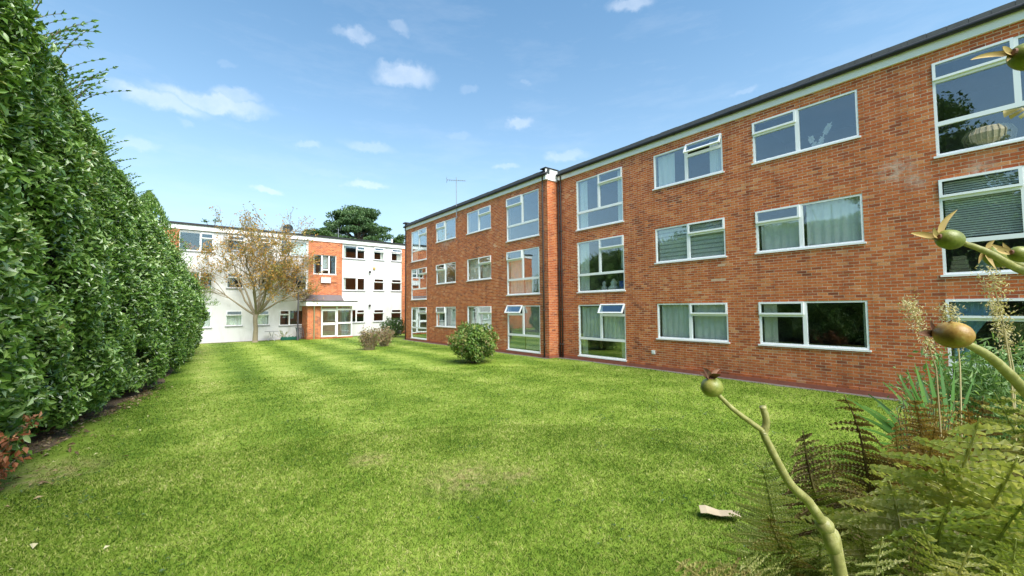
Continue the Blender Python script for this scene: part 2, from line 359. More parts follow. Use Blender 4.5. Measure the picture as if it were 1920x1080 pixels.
def nrm(a): return a/np.maximum(np.linalg.norm(a, axis=-1, keepdims=True), 1e-9)
def leaves(mb, P, D, Nn, Ln, Wd, r, fold=.25):
    "folded two-triangle leaves; D = direction base to tip, Nn = approximate normal"
    D = nrm(D); S = nrm(np.cross(D, Nn)); Nn = np.cross(S, D); n = len(P)
    Ln = np.broadcast_to(Ln, (n,))[:, None]; Wd = np.broadcast_to(Wd, (n,))[:, None]
    base = P-D*Ln*.5; tip = P+D*Ln*.5-Nn*Ln*.08; mid = P-D*Ln*.05
    Lf = mid+S*Wd*.5+Nn*Wd*fold; Rt = mid-S*Wd*.5+Nn*Wd*fold
    V = np.stack([base, Rt, tip, Lf], 1).reshape(-1, 3)
    i = np.arange(n)*4
    F = np.concatenate([np.stack([i, i+1, i+2], 1), np.stack([i, i+2, i+3], 1)])
    mb.add(V, F, np.concatenate([r, r]))
def rv(n): return nrm(rng.normal(size=(n, 3)))
def thing(name, label, cat, loc=(0, 0, 0), rz=0, group=None):
    o = bpy.data.objects.new(name, None); col.objects.link(o); o.location = loc; o.rotation_euler = (0, 0, rz); o.empty_display_size = .2
    return tag(o, label, cat, group)
def tag(o, label, cat, group=None, kind=None):
    o['label'] = label; o['category'] = cat
    if group: o['group'] = group
    if kind: o['kind'] = kind
    return o
def struct(o): o['kind'] = 'structure'; return o
def stuff(o): o['kind'] = 'stuff'; return o

# ------------------------------------------------------------------ ground
mb = MB()
gx = np.linspace(-400, 400, 41); gy = np.linspace(-300, 600, 46)
X, Y = np.meshgrid(gx, gy, indexing='ij'); V = np.stack([X, Y, X*0], -1).reshape(-1, 3)
ii, jj = np.meshgrid(np.arange(40), np.arange(45), indexing='ij'); i0 = (ii*46+jj).ravel()
mb.add(V, np.stack([i0, i0+46, i0+47, i0+1], 1), 0)
struct(mb.obj('ground', M['lawn']))
def sheet(name, pts_l, pts_r, z, mat):
    mb = MB(); n = len(pts_l)
    V = [(*p, z) for p in pts_l]+[(*p, z) for p in pts_r]
    mb.add(V, [[i, n+i, n+i+1, i+1] for i in range(n-1)]); return struct(mb.obj(name, mat))
def fint(x, xs, ys): return np.interp(x, xs, ys)
FOOT = ([-4, 3, 8.5, 11.8, 12.8, 14, 16.7, 22, 28, 31], [-2.9, -2.75, -2.2, -1.75, -1.25, -1.0, -.6, -.15, .1, -.3])
def foot(y): return np.interp(y, *FOOT)
ys = np.linspace(-4, 32, 60)
sheet('soil_bed', [(-8, y) for y in ys], [(float(foot(y))+.12*math.sin(y*3.1)+.1*math.sin(y*7.7)+(.25 if 6 < y < 11.5 else .05), y) for y in ys], .004, M['soil'])
ys = np.linspace(-6, 13.3, 50)
sheet('path', [(12.88+.05*math.sin(y*2.3)+.03*math.sin(y*9), y) for y in ys], [(13.2, y) for y in ys], .004, M['concrete'])
ys = np.linspace(13.3, 28.6, 40)
sheet('path', [(12.28+.05*math.sin(y*2.3), y) for y in ys], [(12.6, y) for y in ys], .004, M['concrete'])
xs = np.linspace(-3, 16, 40)
o = sheet('soil_bed', [(x, 34.75+.03*x+.05*math.sin(x*3)) for x in xs], [(x, 35.2+.03*x) for x in xs], .004, M['soil'])

# grass blades
def grassblades():
    T = []
    for (n, d0, d1) in ((280000, 2.6, 8), (170000, 8, 16), (70000, 16, 38)):
        a = rng.uniform(R(-24), R(100), n); u = rng.random(n)
        d = d0*(d1/d0)**u if d0 > 5 else np.sqrt(d0*d0+(d1*d1-d0*d0)*u**1.25)
        T.append(np.stack([d*np.sin(a), d*np.cos(a), d], 1))
    P = np.concatenate(T)
    ok = (P[:, 0] < np.where(P[:, 1] < 13.4, 12.9+.06*np.sin(P[:, 1]*4), 12.3)) & (P[:, 1] < 34.75+.03*P[:, 0]) & (P[:, 0] > foot(P[:, 1])-.1)
    bare = (P[:, 1] > 5) & (P[:, 1] < 11.8) & (P[:, 0] < foot(P[:, 1])+.75) & (rng.random(len(P)) < .75)
    P = P[ok & ~bare]; n = len(P); d = P[:, 2]
    h = rng.uniform(.014, .032, n)*(1+d*.012); wd = (.0018+.00048*d)*rng.uniform(.7, 1.5, n)
    a = rng.uniform(0, 2*np.pi, n); s = np.stack([np.cos(a), np.sin(a), a*0], 1)
    b = P.copy(); b[:, 2] = 0
    lean = rng.normal(size=(n, 2))*h[:, None]*.75
    tip = b+np.stack([lean[:, 0], lean[:, 1], h], 1)
    V = np.stack([b-s*wd[:, None], b+s*wd[:, None], tip], 1).reshape(-1, 3)
    mb = MB(); mb.add(V, np.arange(3*n).reshape(-1, 3), rng.random(n))
    o = mb.obj('grass', M['blade']); tag(o, 'short mown green lawn grass between the hedge and the flats', 'grass', kind='stuff')
grassblades()

# ------------------------------------------------------------------ masonry helpers
CO = 2.65/35
PH = 2.31-31*CO
def brickrects(u0, u1, z0, z1, openings):
    out = []
    k0 = int(math.floor((z0-PH)/CO)); k1 = int(math.ceil((z1-PH)/CO))
    for k in range(k0, k1):
        za = PH+k*CO; zb = za+CO-.0150
        za = max(za, z0); zb = min(zb, z1)
        if zb-za < .015: continue
        off_ = .1125 if k % 2 else 0
        segs = [(u0, u1)]
        for (a, b, c, d) in openings:
            if min(zb, d)-max(za, c) > .02:
                ns = []
                for (s, e) in segs:
                    if b <= s or a >= e: ns.append((s, e)); continue
                    if a > s: ns.append((s, a))
                    if b < e: ns.append((b, e))
                segs = ns
        for (s, e) in segs:
            j0 = int(math.floor((s-off_)/.225))
            u = j0*.225+off_
            while u < e:
                a = max(u, s); b = min(u+.2115, e)
                if b-a > .03: out.append((a, b, za, zb, abs(b-a-.2115) < 1e-6 and abs(zb-za-CO+.0150) < 1e-6))
                u += .225
    return out
def wallcells(mb, fr, u0, u1, z0, z1, openings, d0, d1):
    us = sorted({u0, u1, *[x for o in openings for x in o[:2] if u0 < x < u1]}); zs = sorted({z0, z1, *[x for o in openings for x in o[2:] if z0 < x < z1]})
    B = []
    for a, b in zip(us, us[1:]):
        run = None
        for c, d in zip(zs, zs[1:]):
            um, zm = (a+b)/2, (c+d)/2
            if any(o[0] < um < o[1] and o[2] < zm < o[3] for o in openings): continue
            if run and abs(run[3]-c) < 1e-9: run[3] = d
            else: run = [a, b, c, d, d0, d1]; B.append(run)
    boxes(mb, fr, B)

# ------------------------------------------------------------------ windows
TALL_A = [(0, .5, 0, .66, 'f'), (.5, 1, 0, .2, 's'), (.5, 1, .2, .66, 'f'), (0, 1, .66, 1, 'f')]
TALL_B = [(0, .5, 0, .2, 's'), (0, .5, .2, .66, 'f'), (.5, 1, 0, .66, 'f'), (0, 1, .66, 1, 'f')]
WIDE_R = [(0, .5, 0, 1, 'f'), (.5, 1, 0, .31, 's'), (.5, 1, .31, 1, 'f')]
WIDE_L = [(0, .46, 0, .31, 's'), (0, .46, .31, 1, 'f'), (.46, 1, 0, 1, 'f')]
C_R = [(0, .62, 0, 1, 'f'), (.62, 1, 0, .3, 's'), (.62, 1, .3, 1, 'f')]
C_L = [(0, .36, 0, .3, 's'), (0, .36, .3, 1, 'f'), (.36, 1, 0, 1, 'f')]
C_S = [(0, 1, 0, .32, 's'), (0, 1, .32, 1, 'f')]
C_C = [(0, .62, 0, 1, 'f'), (.62, 1, 0, 1, 's')]
def opened(L_): return [(a, b, c, d, 'o' if k == 's' else k) for a, b, c, d, k in L_]
def ring(mb, fr, u0, u1, z0, z1, t, d0, d1, tf=None):
    B = [[u0, u1, z1-t, z1, d0, d1], [u0, u1, z0, z0+t, d0, d1], [u0, u0+t, z0+t, z1-t, d0, d1], [u1-t, u1, z0+t, z1-t, d0, d1]]
    if tf is None: boxes(mb, fr, B)
    else:
        tmp = MB(); boxes(tmp, FR((0, 0, 0), (1, 0, 0), (0, -1, 0)), B)
        V = np.concatenate(tmp.V); mb.add(tf(V), np.concatenate(tmp.F[4]))
def hinge(fr, ztop, d0, ang):
    c, s = math.cos(ang), math.sin(ang)
    def tf(V):   # V in (u,-d,z)
        u, d, z = V[:, 0], -V[:, 1]-d0, V[:, 2]-ztop
        return fr.P(u, ztop+z*c+d*s, d0+d*c-z*s)
    return tf
def pleats(fr, u0, u1, z0, z1, d, mat, parent, name='curtain', tie=None, amp=.025):
    n = max(8, int((u1-u0)/.018)); rows = 9
    us = np.linspace(0, 1, n); V = []; ph = random.random()*6
    for r_ in range(rows):
        v = r_/(rows-1); z = z1+(z0-z1)*v
        if tie == 'l': wd = 1-.62*math.sin(min(1, v*1.25)*math.pi*.5)**2; uu = u0+(u1-u0)*us*wd
        elif tie == 'r': wd = 1-.62*math.sin(min(1, v*1.25)*math.pi*.5)**2; uu = u1-(u1-u0)*us*wd
        else: uu = u0+(u1-u0)*us
        dd = d+amp*np.sin(us*(u1-u0)/.018*.55+ph+.5*np.sin(us*9+v*1.5))*(.6+.4*v)
        V.append(fr.P(uu, z, dd))
    V = np.concatenate(V); F = [[r_*n+i, (r_+1)*n+i, (r_+1)*n+i+1, r_*n+i+1] for r_ in range(rows-1) for i in range(n-1)]
    mb = MB(); mb.add(V, F); return mb.obj(name, mat, parent, smooth=True)
def window(bld, fr, u, zt, w_, h, lights, fittings=(), rooms=None, sill='white', label=None, t=.048, dep=(-.085, -.012)):
    z0 = zt-h; mb = MB()
    for a, b, c, d, k in lights:
        ring(mb, fr, u+a*w_, u+b*w_, zt-d*h, zt-c*h, t if w_ > 1.3 else t*.85, dep[0], dep[1])
    win = mb.obj('window', M['upvc'], bld)
    if label: win['label'] = label
    for a, b, c, d, k in lights:
        ua, ub, za, zb = u+a*w_+.012, u+b*w_-.012, zt-d*h+.012, zt-c*h-.012
        if k == 'f':
            p = MB(); boxes(p, fr, [[ua, ub, za, zb, -.055, -.045]]); p.obj('pane', M['glass'], win)
        else:
            tf = hinge(fr, zb, -.03, R(27 if k == 'o' else 1.2))
            cs = MB(); ring(cs, fr, ua, ub, za, zb, .05, -.012, .036, tf); cs.obj('casement', M['upvc'], win)
            p = MB(); tmp = MB(); boxes(tmp, W3, [[ua+.045, ub-.045, za+.045, zb-.045, .005, .015]]); p.add(tf(np.concatenate(tmp.V)), np.concatenate(tmp.F[4])); p.obj('pane', M['glass'], win)
    s = MB()
    if sill == 'white': boxes(s, fr, [[u-.04, u+w_+.04, z0-.045, z0-.001, -.08, .045]]); s.obj('sill', M['upvc'], win)
    elif sill == 'grey': boxes(s, fr, [[u-.05, u+w_+.05, z0-.07, z0-.001, -.1, .06]]); s.obj('sill', M['greysill'], win)
    for ft in fittings:
        kind, a, b, c, d, mt = ft[:6]
        ua, ub, za, zb = u+a*w_, u+b*w_, zt-d*h, zt-c*h
        if kind == 'curtain': pleats(fr, ua, ub, za, zb, -.15-random.random()*.03, M[mt], win, tie=ft[6] if len(ft) > 6 else None)
        elif kind == 'blind':
            n = int((zb-za)/.05); g = MB()
            tfs = []
            for i in range(n):
                zc = zb-(i+.5)*.05; boxes(g, fr, [[ua, ub, zc-.017, zc+.017, -.14, -.133]])
            g.obj('blind', M[mt], win)
        elif kind == 'zebra':
            n = max(2, int((zb-za)/.13)); g = MB(); st_ = (zb-za)/n
            for i in range(n):
                zc = zb-(i+.5)*st_; boxes(g, fr, [[ua, ub, zc-st_*.36, zc+st_*.36, -.13, -.125]])
            g.obj('blind', M['white'] if mt == 'netc' else M[mt], win); g = MB(); boxes(g, fr, [[ua, ub, za, zb, -.145, -.140]]); g.obj('blind_backing', M['lightgrey'], win)
        elif kind == 'panel':
            g = MB(); boxes(g, fr, [[ua, ub, za, zb, -.14, -.13]]); g.obj('screen', M[mt], win)
    if rooms is not None: rooms.append((fr, u, u+w_, z0, zt))
    return win
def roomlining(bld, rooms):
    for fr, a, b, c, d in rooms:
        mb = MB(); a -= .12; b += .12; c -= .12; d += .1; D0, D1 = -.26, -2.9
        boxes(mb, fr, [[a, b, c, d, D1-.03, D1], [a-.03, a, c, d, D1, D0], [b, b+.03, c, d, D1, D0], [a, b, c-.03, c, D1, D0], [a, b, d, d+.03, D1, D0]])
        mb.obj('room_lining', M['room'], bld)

# ------------------------------------------------------------------ brick block
XA, XB = 13.161, 12.532
blk = thing('apartment_block', 'long three storey red brick block of flats along the right of the lawn', 'apartment building', (XA, 0, 0))
fA = FR((0, 0, 0), (0, -1, 0), (-1, 0, 0)); fB = FR((XB-XA, 0, 0), (0, -1, 0), (-1, 0, 0)); fR = FR((0, 13.39, 0), (1, 0, 0), (0, -1, 0))
Z = [7.61, 4.96, 2.31]
TH = 28*CO; WH = 16*CO
# (u_left, width, head, height, lights, fittings, label)
WA = []
def curt(*a): return ('curtain',)+a
WA += [(-12.24, 2.40, Z[0], TH, TALL_A, [curt(.02, .2, .03, .97, 'netc'), curt(.85, .98, .03, .97, 'netc')], None),
 (-12.24, 2.40, Z[1], TH, TALL_A, [curt(.02, .22, .03, .97, 'netc'), curt(.9, .99, .03, .6, 'netc')], 'window with ornaments and a blue tub on its inner sill'),
 (-12.24, 2.40, Z[2], TH, opened(TALL_A), [curt(.02, .47, .04, .64, 'netc'), curt(.52, .98, .2, .64, 'netc'), curt(.02, .15, .66, .97, 'cream'), curt(.86, .98, .66, .97, 'cream')], 'window with its small top light propped open'),
 (-8.487, 2.44, Z[0], WH, opened(WIDE_R), [curt(.04, .3, .05, .96, 'netc'), curt(.8, .97, .05, .96, 'netc')], 'window with its top light propped wide open'),
 (-8.487, 2.44, Z[1], WH, WIDE_R, [('zebra', .03, .97, .04, .96, 'netc')], 'window with a striped roller blind'),
 (-8.487, 2.44, Z[2], WH, opened(WIDE_R) if 0 else WIDE_R, [curt(.03, .49, .04, .97, 'netc'), curt(.52, .98, .04, .97, 'netc')], None),
 (-5.165, 2.46, Z[0], WH, WIDE_L, [], 'window with white plumes on its inner sill'),
 (-5.165, 2.46, Z[1], WH, WIDE_L, [curt(.03, .44, .3, .97, 'netc'), curt(.5, .97, .03, .97, 'netc')], None),
 (-5.165, 2.46, Z[2], WH, WIDE_L, [curt(.03, .17, .04, .97, 'cream'), curt(.95, .99, .04, .97, 'cream')], None),
 (-1.384, 2.40, Z[0], TH, TALL_B, [], None),
 (-1.384, 2.40, Z[1], TH, TALL_B, [('blind', .03, .97, .03, .64, 'white')], 'window with a half lowered slatted blind'),
 (-1.384, 2.40, Z[2], TH, TALL_B, [curt(.03, .3, .03, .64, 'bluec', 'l'), curt(.7, .97, .03, .64, 'bluec', 'r')], 'window with pale blue tied back curtains')]
WB = [(-16.372, 2.40, Z[0], TH, TALL_B, [], None),
 (-16.372, 2.40, Z[1], TH, TALL_B, [curt(.03, .47, .2, .97, 'netc'), curt(.5, .75, .62, .97, 'netc'), curt(.9, .98, .03, .97, 'netc')], None),
 (-16.372, 2.40, Z[2], TH, opened(TALL_B), [('panel', .02, .49, .2, .97, 'sage'), ('blind', .52, .98, .04, .97, 'white')], 'window with its small top light open and blinds down'),
 (-20.077, 2.35, Z[0], WH, WIDE_R, [], None),
 (-20.077, 2.35, Z[1], WH, WIDE_R, [curt(.03, .4, .05, .96, 'netc'), curt(.55, .97, .35, .96, 'netc')], None),
 (-20.077, 2.35, Z[2], WH, WIDE_R, [curt(.03, .2, .05, .96, 'netc'), curt(.3, .47, .05, .96, 'netc'), curt(.55, .97, .35, .96, 'netc')], None),
 (-23.746, 2.40, Z[0], WH, WIDE_L, [curt(.03, .4, .35, .96, 'netc')], None),
 (-23.746, 2.40, Z[1], WH, WIDE_L, [curt(.03, .4, .35, .96, 'netc'), curt(.85, .97, .05, .96, 'netc')], None),
 (-23.746, 2.40, Z[2], WH, WIDE_L, [curt(.03, .25, .35, .96, 'netc'), curt(.32, .45, .35, .96, 'netc'), curt(.65, .97, .05, .96, 'netc')], None),
 (-27.466, 2.37, Z[0], TH, TALL_A, [curt(.03, .3, .05, .96, 'netc'), ('panel', .52, .97, .68, .97, 'brownb')], None),
 (-27.466, 2.37, Z[1], TH, TALL_A, [('zebra', .03, .97, .68, .97, 'brownb'), ('panel', .52, .97, .4, .64, 'brownb')], None),
 (-27.466, 2.37, Z[2], TH, TALL_A, [curt(.03, .3, .05, .64, 'netc'), curt(.7, .97, .05, .64, 'cream', 'r'), ('panel', .6, .97, .7, .97, 'green_thing')], None)]
TOPZ = 7.93
rooms = []
opA = [(w_[0], w_[0]+w_[1], w_[2]-w_[3], w_[2]) for w_ in WA]; opB = [(w_[0], w_[0]+w_[1], w_[2]-w_[3], w_[2]) for w_ in WB]
for fr, W_ in ((fA, WA), (fB, WB)):
    for w_ in W_: window(blk, fr, w_[0], w_[2], w_[1], w_[3], w_[4], w_[5], rooms, 'white', w_[6])
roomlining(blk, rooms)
# wall backing (mortar seen in the recessed joints) and the bricks on it
mb = MB(); wallcells(mb, fA, -13.39, 5.0, 0, TOPZ, opA, -.25, -.004); mb.obj('wall', M['mortar'], blk)
mb = MB(); wallcells(mb, fB, -28.39, -13.39-.006, 0, TOPZ, opB, -.25, -.004); boxes(mb, fR, [[XB-XA+.251, .0, 0, TOPZ, -.25, -.006]]); mb.obj('wall', M['mortar'], blk)
mb = MB(); bx(mb, XB-XA+.25, 9, 28.1, 28.385, 0, TOPZ); bx(mb, 8.8, 9, -4.7, 28.1, 0, TOPZ); bx(mb, .25, 8.8, -5, -4.75, 0, TOPZ); mb.obj('wall', M['brick'], blk)
brA = brickrects(-13.39, 5.0, PH, TOPZ, opA); brB = brickrects(-28.39, -13.39, PH, TOPZ, opB); brR = brickrects(XB-XA, 0, PH, TOPZ, [])
zplin = PH+3*CO
def place(rects, fr, single=None):
    mb = MB(); B = []; rr = []
    for i, (a, b, c, d, full) in enumerate(rects):
        if single and i in single: continue
        pr = random.gauss(0, .0012)
        B.append((a, b, c, d, -.03, pr+(.03 if c < zplin-.02 else 0))); rr.append(random.random())
    boxes(mb, fr, B, np.array(rr)); return mb
# the bricks that show largest are separate pieces
cand = []
for i, (a, b, c, d, full) in enumerate(brA):
    if not full or c < zplin: continue
    x0, y0, dd = pxof((XA, -a, c)); x1, y1, d1 = pxof((XA, -b, d))
    if dd <= .3 or d1 <= .3: continue
    if 0 < x0 < 1905 and 0 < y0 < 900 and x1 < 1935 and 0 < y1 < 1080:
        if x0 > 1640 and max(y0, y1) > 640: continue
        cand.append((-abs((x1-x0))*(d-c)/dd, i))
cand.sort(); single = {i for _, i in cand[:300]}
place(brA, fA, single).obj('brickwork', M['brick'], blk)['kind'] = 'stuff'
place(brB, fB).obj('brickwork', M['brick'], blk)['kind'] = 'stuff'
place(brR, fR).obj('brickwork', M['brick'], blk)['kind'] = 'stuff'
mb = MB(); boxes(mb, FR((0, 0, 0), (0, -1, 0), (-1, 0, 0)), [[-.10575, .10575, 0, CO-.0150, -.03, 0]]); bme = mb.mesh('brick', M['brick_one'])
for i in sorted(single):
    a, b, c, d, _ = brA[i]; o = bpy.data.objects.new('brick', bme); col.objects.link(o); o.parent = blk
    o.location = (-random.gauss(.0005, .0012), -(a+b)/2, c)
# plinth: flat red base under the projecting course
mb = MB(); boxes(mb, fA, [[-13.36, 5.0, 0, PH+CO*2, -.006+.001, .045]]); boxes(mb, fB, [[-28.41, -13.35, 0, PH+CO*2, -.005, .045]]); boxes(mb, fR, [[XB-XA+.002, -.047, 0, PH+CO*2, -.005, .04]])
M['plinth'] = plain('red_plinth', (.30, .10, .06), .9, .35, 5, bmp=.6); mb.obj('plinth', M['plinth'], blk)
# eaves: white fascia, black gutter, felt kerb
def eaves(fr, u0, u1, zoff=0):
    mb = MB(); boxes(mb, fr, [[u0, u1, 7.88, 8.10, .0015, .07]]); mb.obj('fascia', M['fascia'], blk)
    mb = MB(); p0, p1 = fr.P(np.array(u0), np.array(8.115), np.array(.13)), fr.P(np.array(u1), np.array(8.115), np.array(.13))
    n = 24; tube(mb, [tuple(p0+(p1-p0)*i/n) for i in range(n+1)], .06, 8)
    for i in range(1, int((u1-u0)/1.9)):
        q = p0+(p1-p0)*(i*1.9/(u1-u0)); e = (p1-p0)/np.linalg.norm(p1-p0)*.04; tube(mb, [tuple(q-e), tuple(q+e)], .067, 8, cap=False)
    mb.obj('gutter', M['gutter'], blk, True)
    g = MB(); nseg = int((u1-u0)/.32); 
    for i in range(nseg):
        a = u0+(u1-u0)*i/nseg; b = u0+(u1-u0)*(i+1)/nseg-.006; j = random.uniform(-.006, .008)
        P = [fr.P(np.array(q[0]), np.array(q[1]+j), np.array(q[2])) for q in ((a, 8.13, .11), (b, 8.13, .11), (b, 8.34, .02), (a, 8.34, .02), (a, 8.13, -.1), (b, 8.13, -.1), (b, 8.34, -.1), (a, 8.34, -.1))]
        g.add(P, [[0, 1, 2, 3], [3, 2, 6, 7], [1, 5, 6, 2], [0, 3, 7, 4], [0, 4, 5, 1]])
    g.obj('roof_edge', M['felt'], blk)
eaves(fA, -13.30, 5.0); eaves(fB, -28.5, -13.32)
mb = MB(); bx(mb, -.02, 9.1, -5.05, 13.4, TOPZ+.002, 8.32); bx(mb, XB-XA-.02, 9.1, 13.4, 28.45, TOPZ+.002, 8.32); mb.obj('roof', M['felt'], blk)
# boxed end of the left roof: white boards over the return
mb = MB()
for k in range(4): boxes(mb, fR, [[XB-XA-.12, .0-.02, 7.86+k*.125, 7.86+k*.125+.118, .002, .04-.004*(k % 2)]])
mb.obj('cladding_board', M['fascia'], blk)
mb = MB(); boxes(mb, fR, [[XB-XA-.15, .03, 8.362, 8.40, -.3, .07]]); mb.obj('coping', M['gutter'], blk)
mb = MB(); bx(mb, XB-XA-.2, XB-XA+.3, 28.1, 28.5, 8.345, 8.43); mb.obj('coping', M['gutter'], blk)
# pipes
def downpipe(x, y, ztop=8.05):
    mb = MB(); tube(mb, [(x, y, ztop), (x, y, 7.6), (x, y, 4), (x, y, .05)], .038, 10); p = mb.obj('downpipe', M['pipe'], blk, True)
    c = MB()
    for z in (7.4, 5.6, 3.8, 2.1, .6): tube(c, [(x, y, z-.035), (x, y, z+.035)], .05, 10); boxes(c, W3, [[x-.07, x+.07, z-.012, z+.012, -y-.02, -y+.02]])
    c.obj('pipe_collar', M['pipe'], p)
downpipe(XB-XA-.075, 13.62); downpipe(-.075, 13.12); downpipe(-.075, 13.27, 7.9); downpipe(XB-XA-.07, 28.3)
mb = MB(); boxes(mb, fA, [[-8.74, -8.60, .52, .66, .003, .02]]); boxes(mb, fA, [[-8.71, -8.63, .55, .63, .0205, .03]]); mb.obj('vent_cover', M['white'], blk)

# ------------------------------------------------------------------ white building
CR = R(1.716)
whi = thing('rendered_block', 'white rendered three storey block of flats with brick stair panel beyond the lawn', 'apartment building', (0, 35.071, 0), CR)
fC = FR((0, 0, 0), (1, 0, 0), (0, -1, 0)); fCb = FR((0, -.03, 0), (1, 0, 0), (0, -1, 0))
ZC = [7.48, 4.83, 2.18]
WC = []
for r_ in range(3):
    z = ZC[r_]; gf = r_ == 2
    WC += [(-.406, 1.84, z, 1.25 if not gf else 1.12, C_R, [curt(.03, .97, .3, .97, 'netc')] if gf else [], 'window with red flowers on its inner sill' if r_ == 0 else None),
     (2.263, .956, z, 1.05, C_S, [curt(.05, .95, .35, .97, 'netc')] if gf else [], None),
     (4.14, .76, z, 1.05, C_S, [curt(.05, .95, .3, .97, 'netc')] if gf else [], None),
     (5.58, 1.84, z, 1.13, C_L, [curt(.4, .97, .05, .9, 'netc')] if r_ == 0 else [], None),
     (10.15, 1.81, z, 1.06, [C_R, C_C, C_R][r_], [curt(.02, .15, .05, .95, 'netc')], None),
     (12.732, .90, z, 1.02, opened(C_S) if r_ == 0 else C_S, [curt(.7, .95, .05, .95, 'netc')] if r_ == 0 else [], None),
     (14.313, .94, z, 1.02, opened(C_S) if r_ == 0 else C_S, [curt(.6, .95, .05, .95, 'netc')] if r_ == 0 else [], None)]
rooms = []
for w_ in WC: window(whi, fC, w_[0], w_[2], w_[1], w_[3], w_[4], w_[5], rooms, 'grey', w_[6], dep=(-.09, -.03))
STAIR = (7.89, 9.60, 5.02, 6.55)
window(whi, fCb, 7.89, 6.55, 1.71, 1.53, [(0, .36, 0, 1, 'f'), (.36, .68, 0, .76, 'f'), (.36, .68, .76, 1, 'f'), (.68, 1, 0, 1, 'f')], [('blind', .38, .66, .03, .7, 'white')], rooms, 'white', 'stair window above the porch')
roomlining(whi, rooms)
opC = [(w_[0], w_[0]+w_[1], w_[2]-w_[3], w_[2]) for w_ in WC]
mb = MB(); wallcells(mb, fC, -.4, 7.5, -.05, 7.66, opC, -.25, 0); wallcells(mb, fC, 10.07, 15.27, -.05, 7.66, opC, -.25, 0); mb.obj('wall', M['render'], whi)
mb = MB(); wallcells(mb, fCb, 7.5, 10.07, -.05, 7.66, [STAIR], -.22, .034); mb.obj('wall', M['mortar'], whi)
for a, b in ((15.27, 16.5), (-5, -.4)): mb = MB(); boxes(mb, fCb, [[a, b, -.05, 7.66, -.22, .034]]); mb.obj('wall', M['mortar'], whi)
mb = place(brickrects(7.5, 10.07, PH, 7.66, [STAIR, (7.3, 10.3, -1, 2.4)]), FR((0, -.07, 0), (1, 0, 0), (0, -1, 0)))
boxes
for (a, b) in ((15.27, 16.5), (-5, -.4)):
    m2 = place(brickrects(a, b, PH, 7.66, []), FR((0, -.07, 0), (1, 0, 0), (0, -1, 0)))
    for k in (3, 4):
        for f_, aa in zip(m2.F[k], m2.A[k]): mb.F[k].append(f_+mb.n); mb.A[k].append(aa)
    mb.V += m2.V; mb.n += m2.n
mb.obj('brickwork', M['brick'], whi)['kind'] = 'stuff'
mb = MB(); bx(mb, -5, 16.5, .0, .0+9, 7.665, 7.9); bx(mb, -5, 16.5, 8.9, 9.1, 0, 7.66); bx(mb, -5.2, -5.0, .26, 9, 0, 7.66); bx(mb, 16.52, 16.7, .26, 9, 0, 7.66); mb.obj('roof', M['felt'], whi)
mb = MB(); boxes(mb, fC, [[-5.05, 16.6, 7.62, 7.93, .075, .12]]); mb.obj('fascia', M['fascia'], whi)
mb = MB(); boxes(mb, fC, [[-5.08, 16.62, 7.932, 8.06, -.1, .19]]); mb.obj('gutter', M['gutter'], whi)
mb = MB(); boxes(mb, fC, [[8.42, 9.15, 4.32, 4.74, .075, .22]]); boxes(mb, fC, [[8.40, 9.17, 4.741, 4.76, .075, .24]]); mb.obj('meter_box', M['white'], whi)
mb = MB(); tube(mb, [(9.15, -.09, 4.36), (9.6, -.09, 4.34), (9.62, -.09, 4.38)], .015, 6); mb.obj('cable', M['black'], whi)
mb = MB(); boxes(mb, fC, [[6.98, 7.28, .62, .80, .001, .02]]); 
for k in range(5): boxes(mb, fC, [[7.0, 7.26, .64+k*.03, .655+k*.03, .0205, .03]])
mb.obj('vent_grille', M['greysill'], whi)
def walllamp(x, z):
    mb = MB(); boxes(mb, fC, [[x-.05, x+.05, z-.06, z+.06, .001, .06]]); lathe(mb, (x, -.16, z-.03), [(.0, .12), (.07, .1), (.09, 0), (.06, -.08), (0, -.09)], 10); mb.obj('security_light', M['black'], whi, True)
walllamp(12.35, 5.38); walllamp(12.35, 2.52)
mb = MB(); boxes(mb, fC, [[12.65, 12.85, 5.6, 5.78, .001, .09]]); mb.obj('alarm_box', M['wood'], whi)
# porch
pr = thing('porch', 'entrance porch with glazed white door, white canopy and brick pier on the white block', 'porch', (0, 35.071, 0), CR)
fp = FR((0, -1.65, 0), (1, 0, 0), (0, -1, 0)); fpl = FR((7.10, -1.65, 0), (0, -1, 0), (-1, 0, 0))
mb = MB(); boxes(mb, fp, [[7.10, 8.03, 0, 2.47, -.2, -.006]]); boxes(mb, fpl, [[-1.60, -.21, 0, 2.47, -.2, -.006]]); boxes(mb, fp, [[8.03, 10.4, -.02, .10, -.2, .03]]); mb.obj('pier', M['mortar'], pr)
mb = place(brickrects(7.10, 8.03, PH, 2.47, []), fp); 
m2 = place(brickrects(-1.60, .0, PH, 2.47, []), fpl)
mb.F[4] += [f_+mb.n for f_ in m2.F[4]]; mb.A[4] += m2.A[4]; mb.V += m2.V; mb.n += m2.n
m2 = place(brickrects(8.03, 10.4, PH, .11, []), FR((0, -1.69, 0), (1, 0, 0), (0, -1, 0))); mb.F[4] += [f_+mb.n for f_ in m2.F[4]]; mb.A[4] += m2.A[4]; mb.V += m2.V; mb.n += m2.n
mb.obj('brickwork', M['brick'], pr)['kind'] = 'stuff'
def glazing(name, fr, u0, u1, z0, z1, lights, t=.06):
    mb = MB()
    for a, b, c, d in lights: ring(mb, fr, a, b, c, d, t, -.1, -.02)
    o = mb.obj(name, M['upvc'], pr)
    for a, b, c, d in lights:
        p = MB(); boxes(p, fr, [[a+.03, b-.03, c+.03, d-.03, -.065, -.055]]); p.obj('pane', M['glass'], o)
    return o
glazing('screen', fp, 8.05, 10.38, .12, 2.47, [(8.05, 9.22, 2.2, 2.47), (9.22, 10.38, 2.2, 2.47), (9.22, 10.38, .12, 1.16), (9.22, 10.38, 1.16, 2.2)])
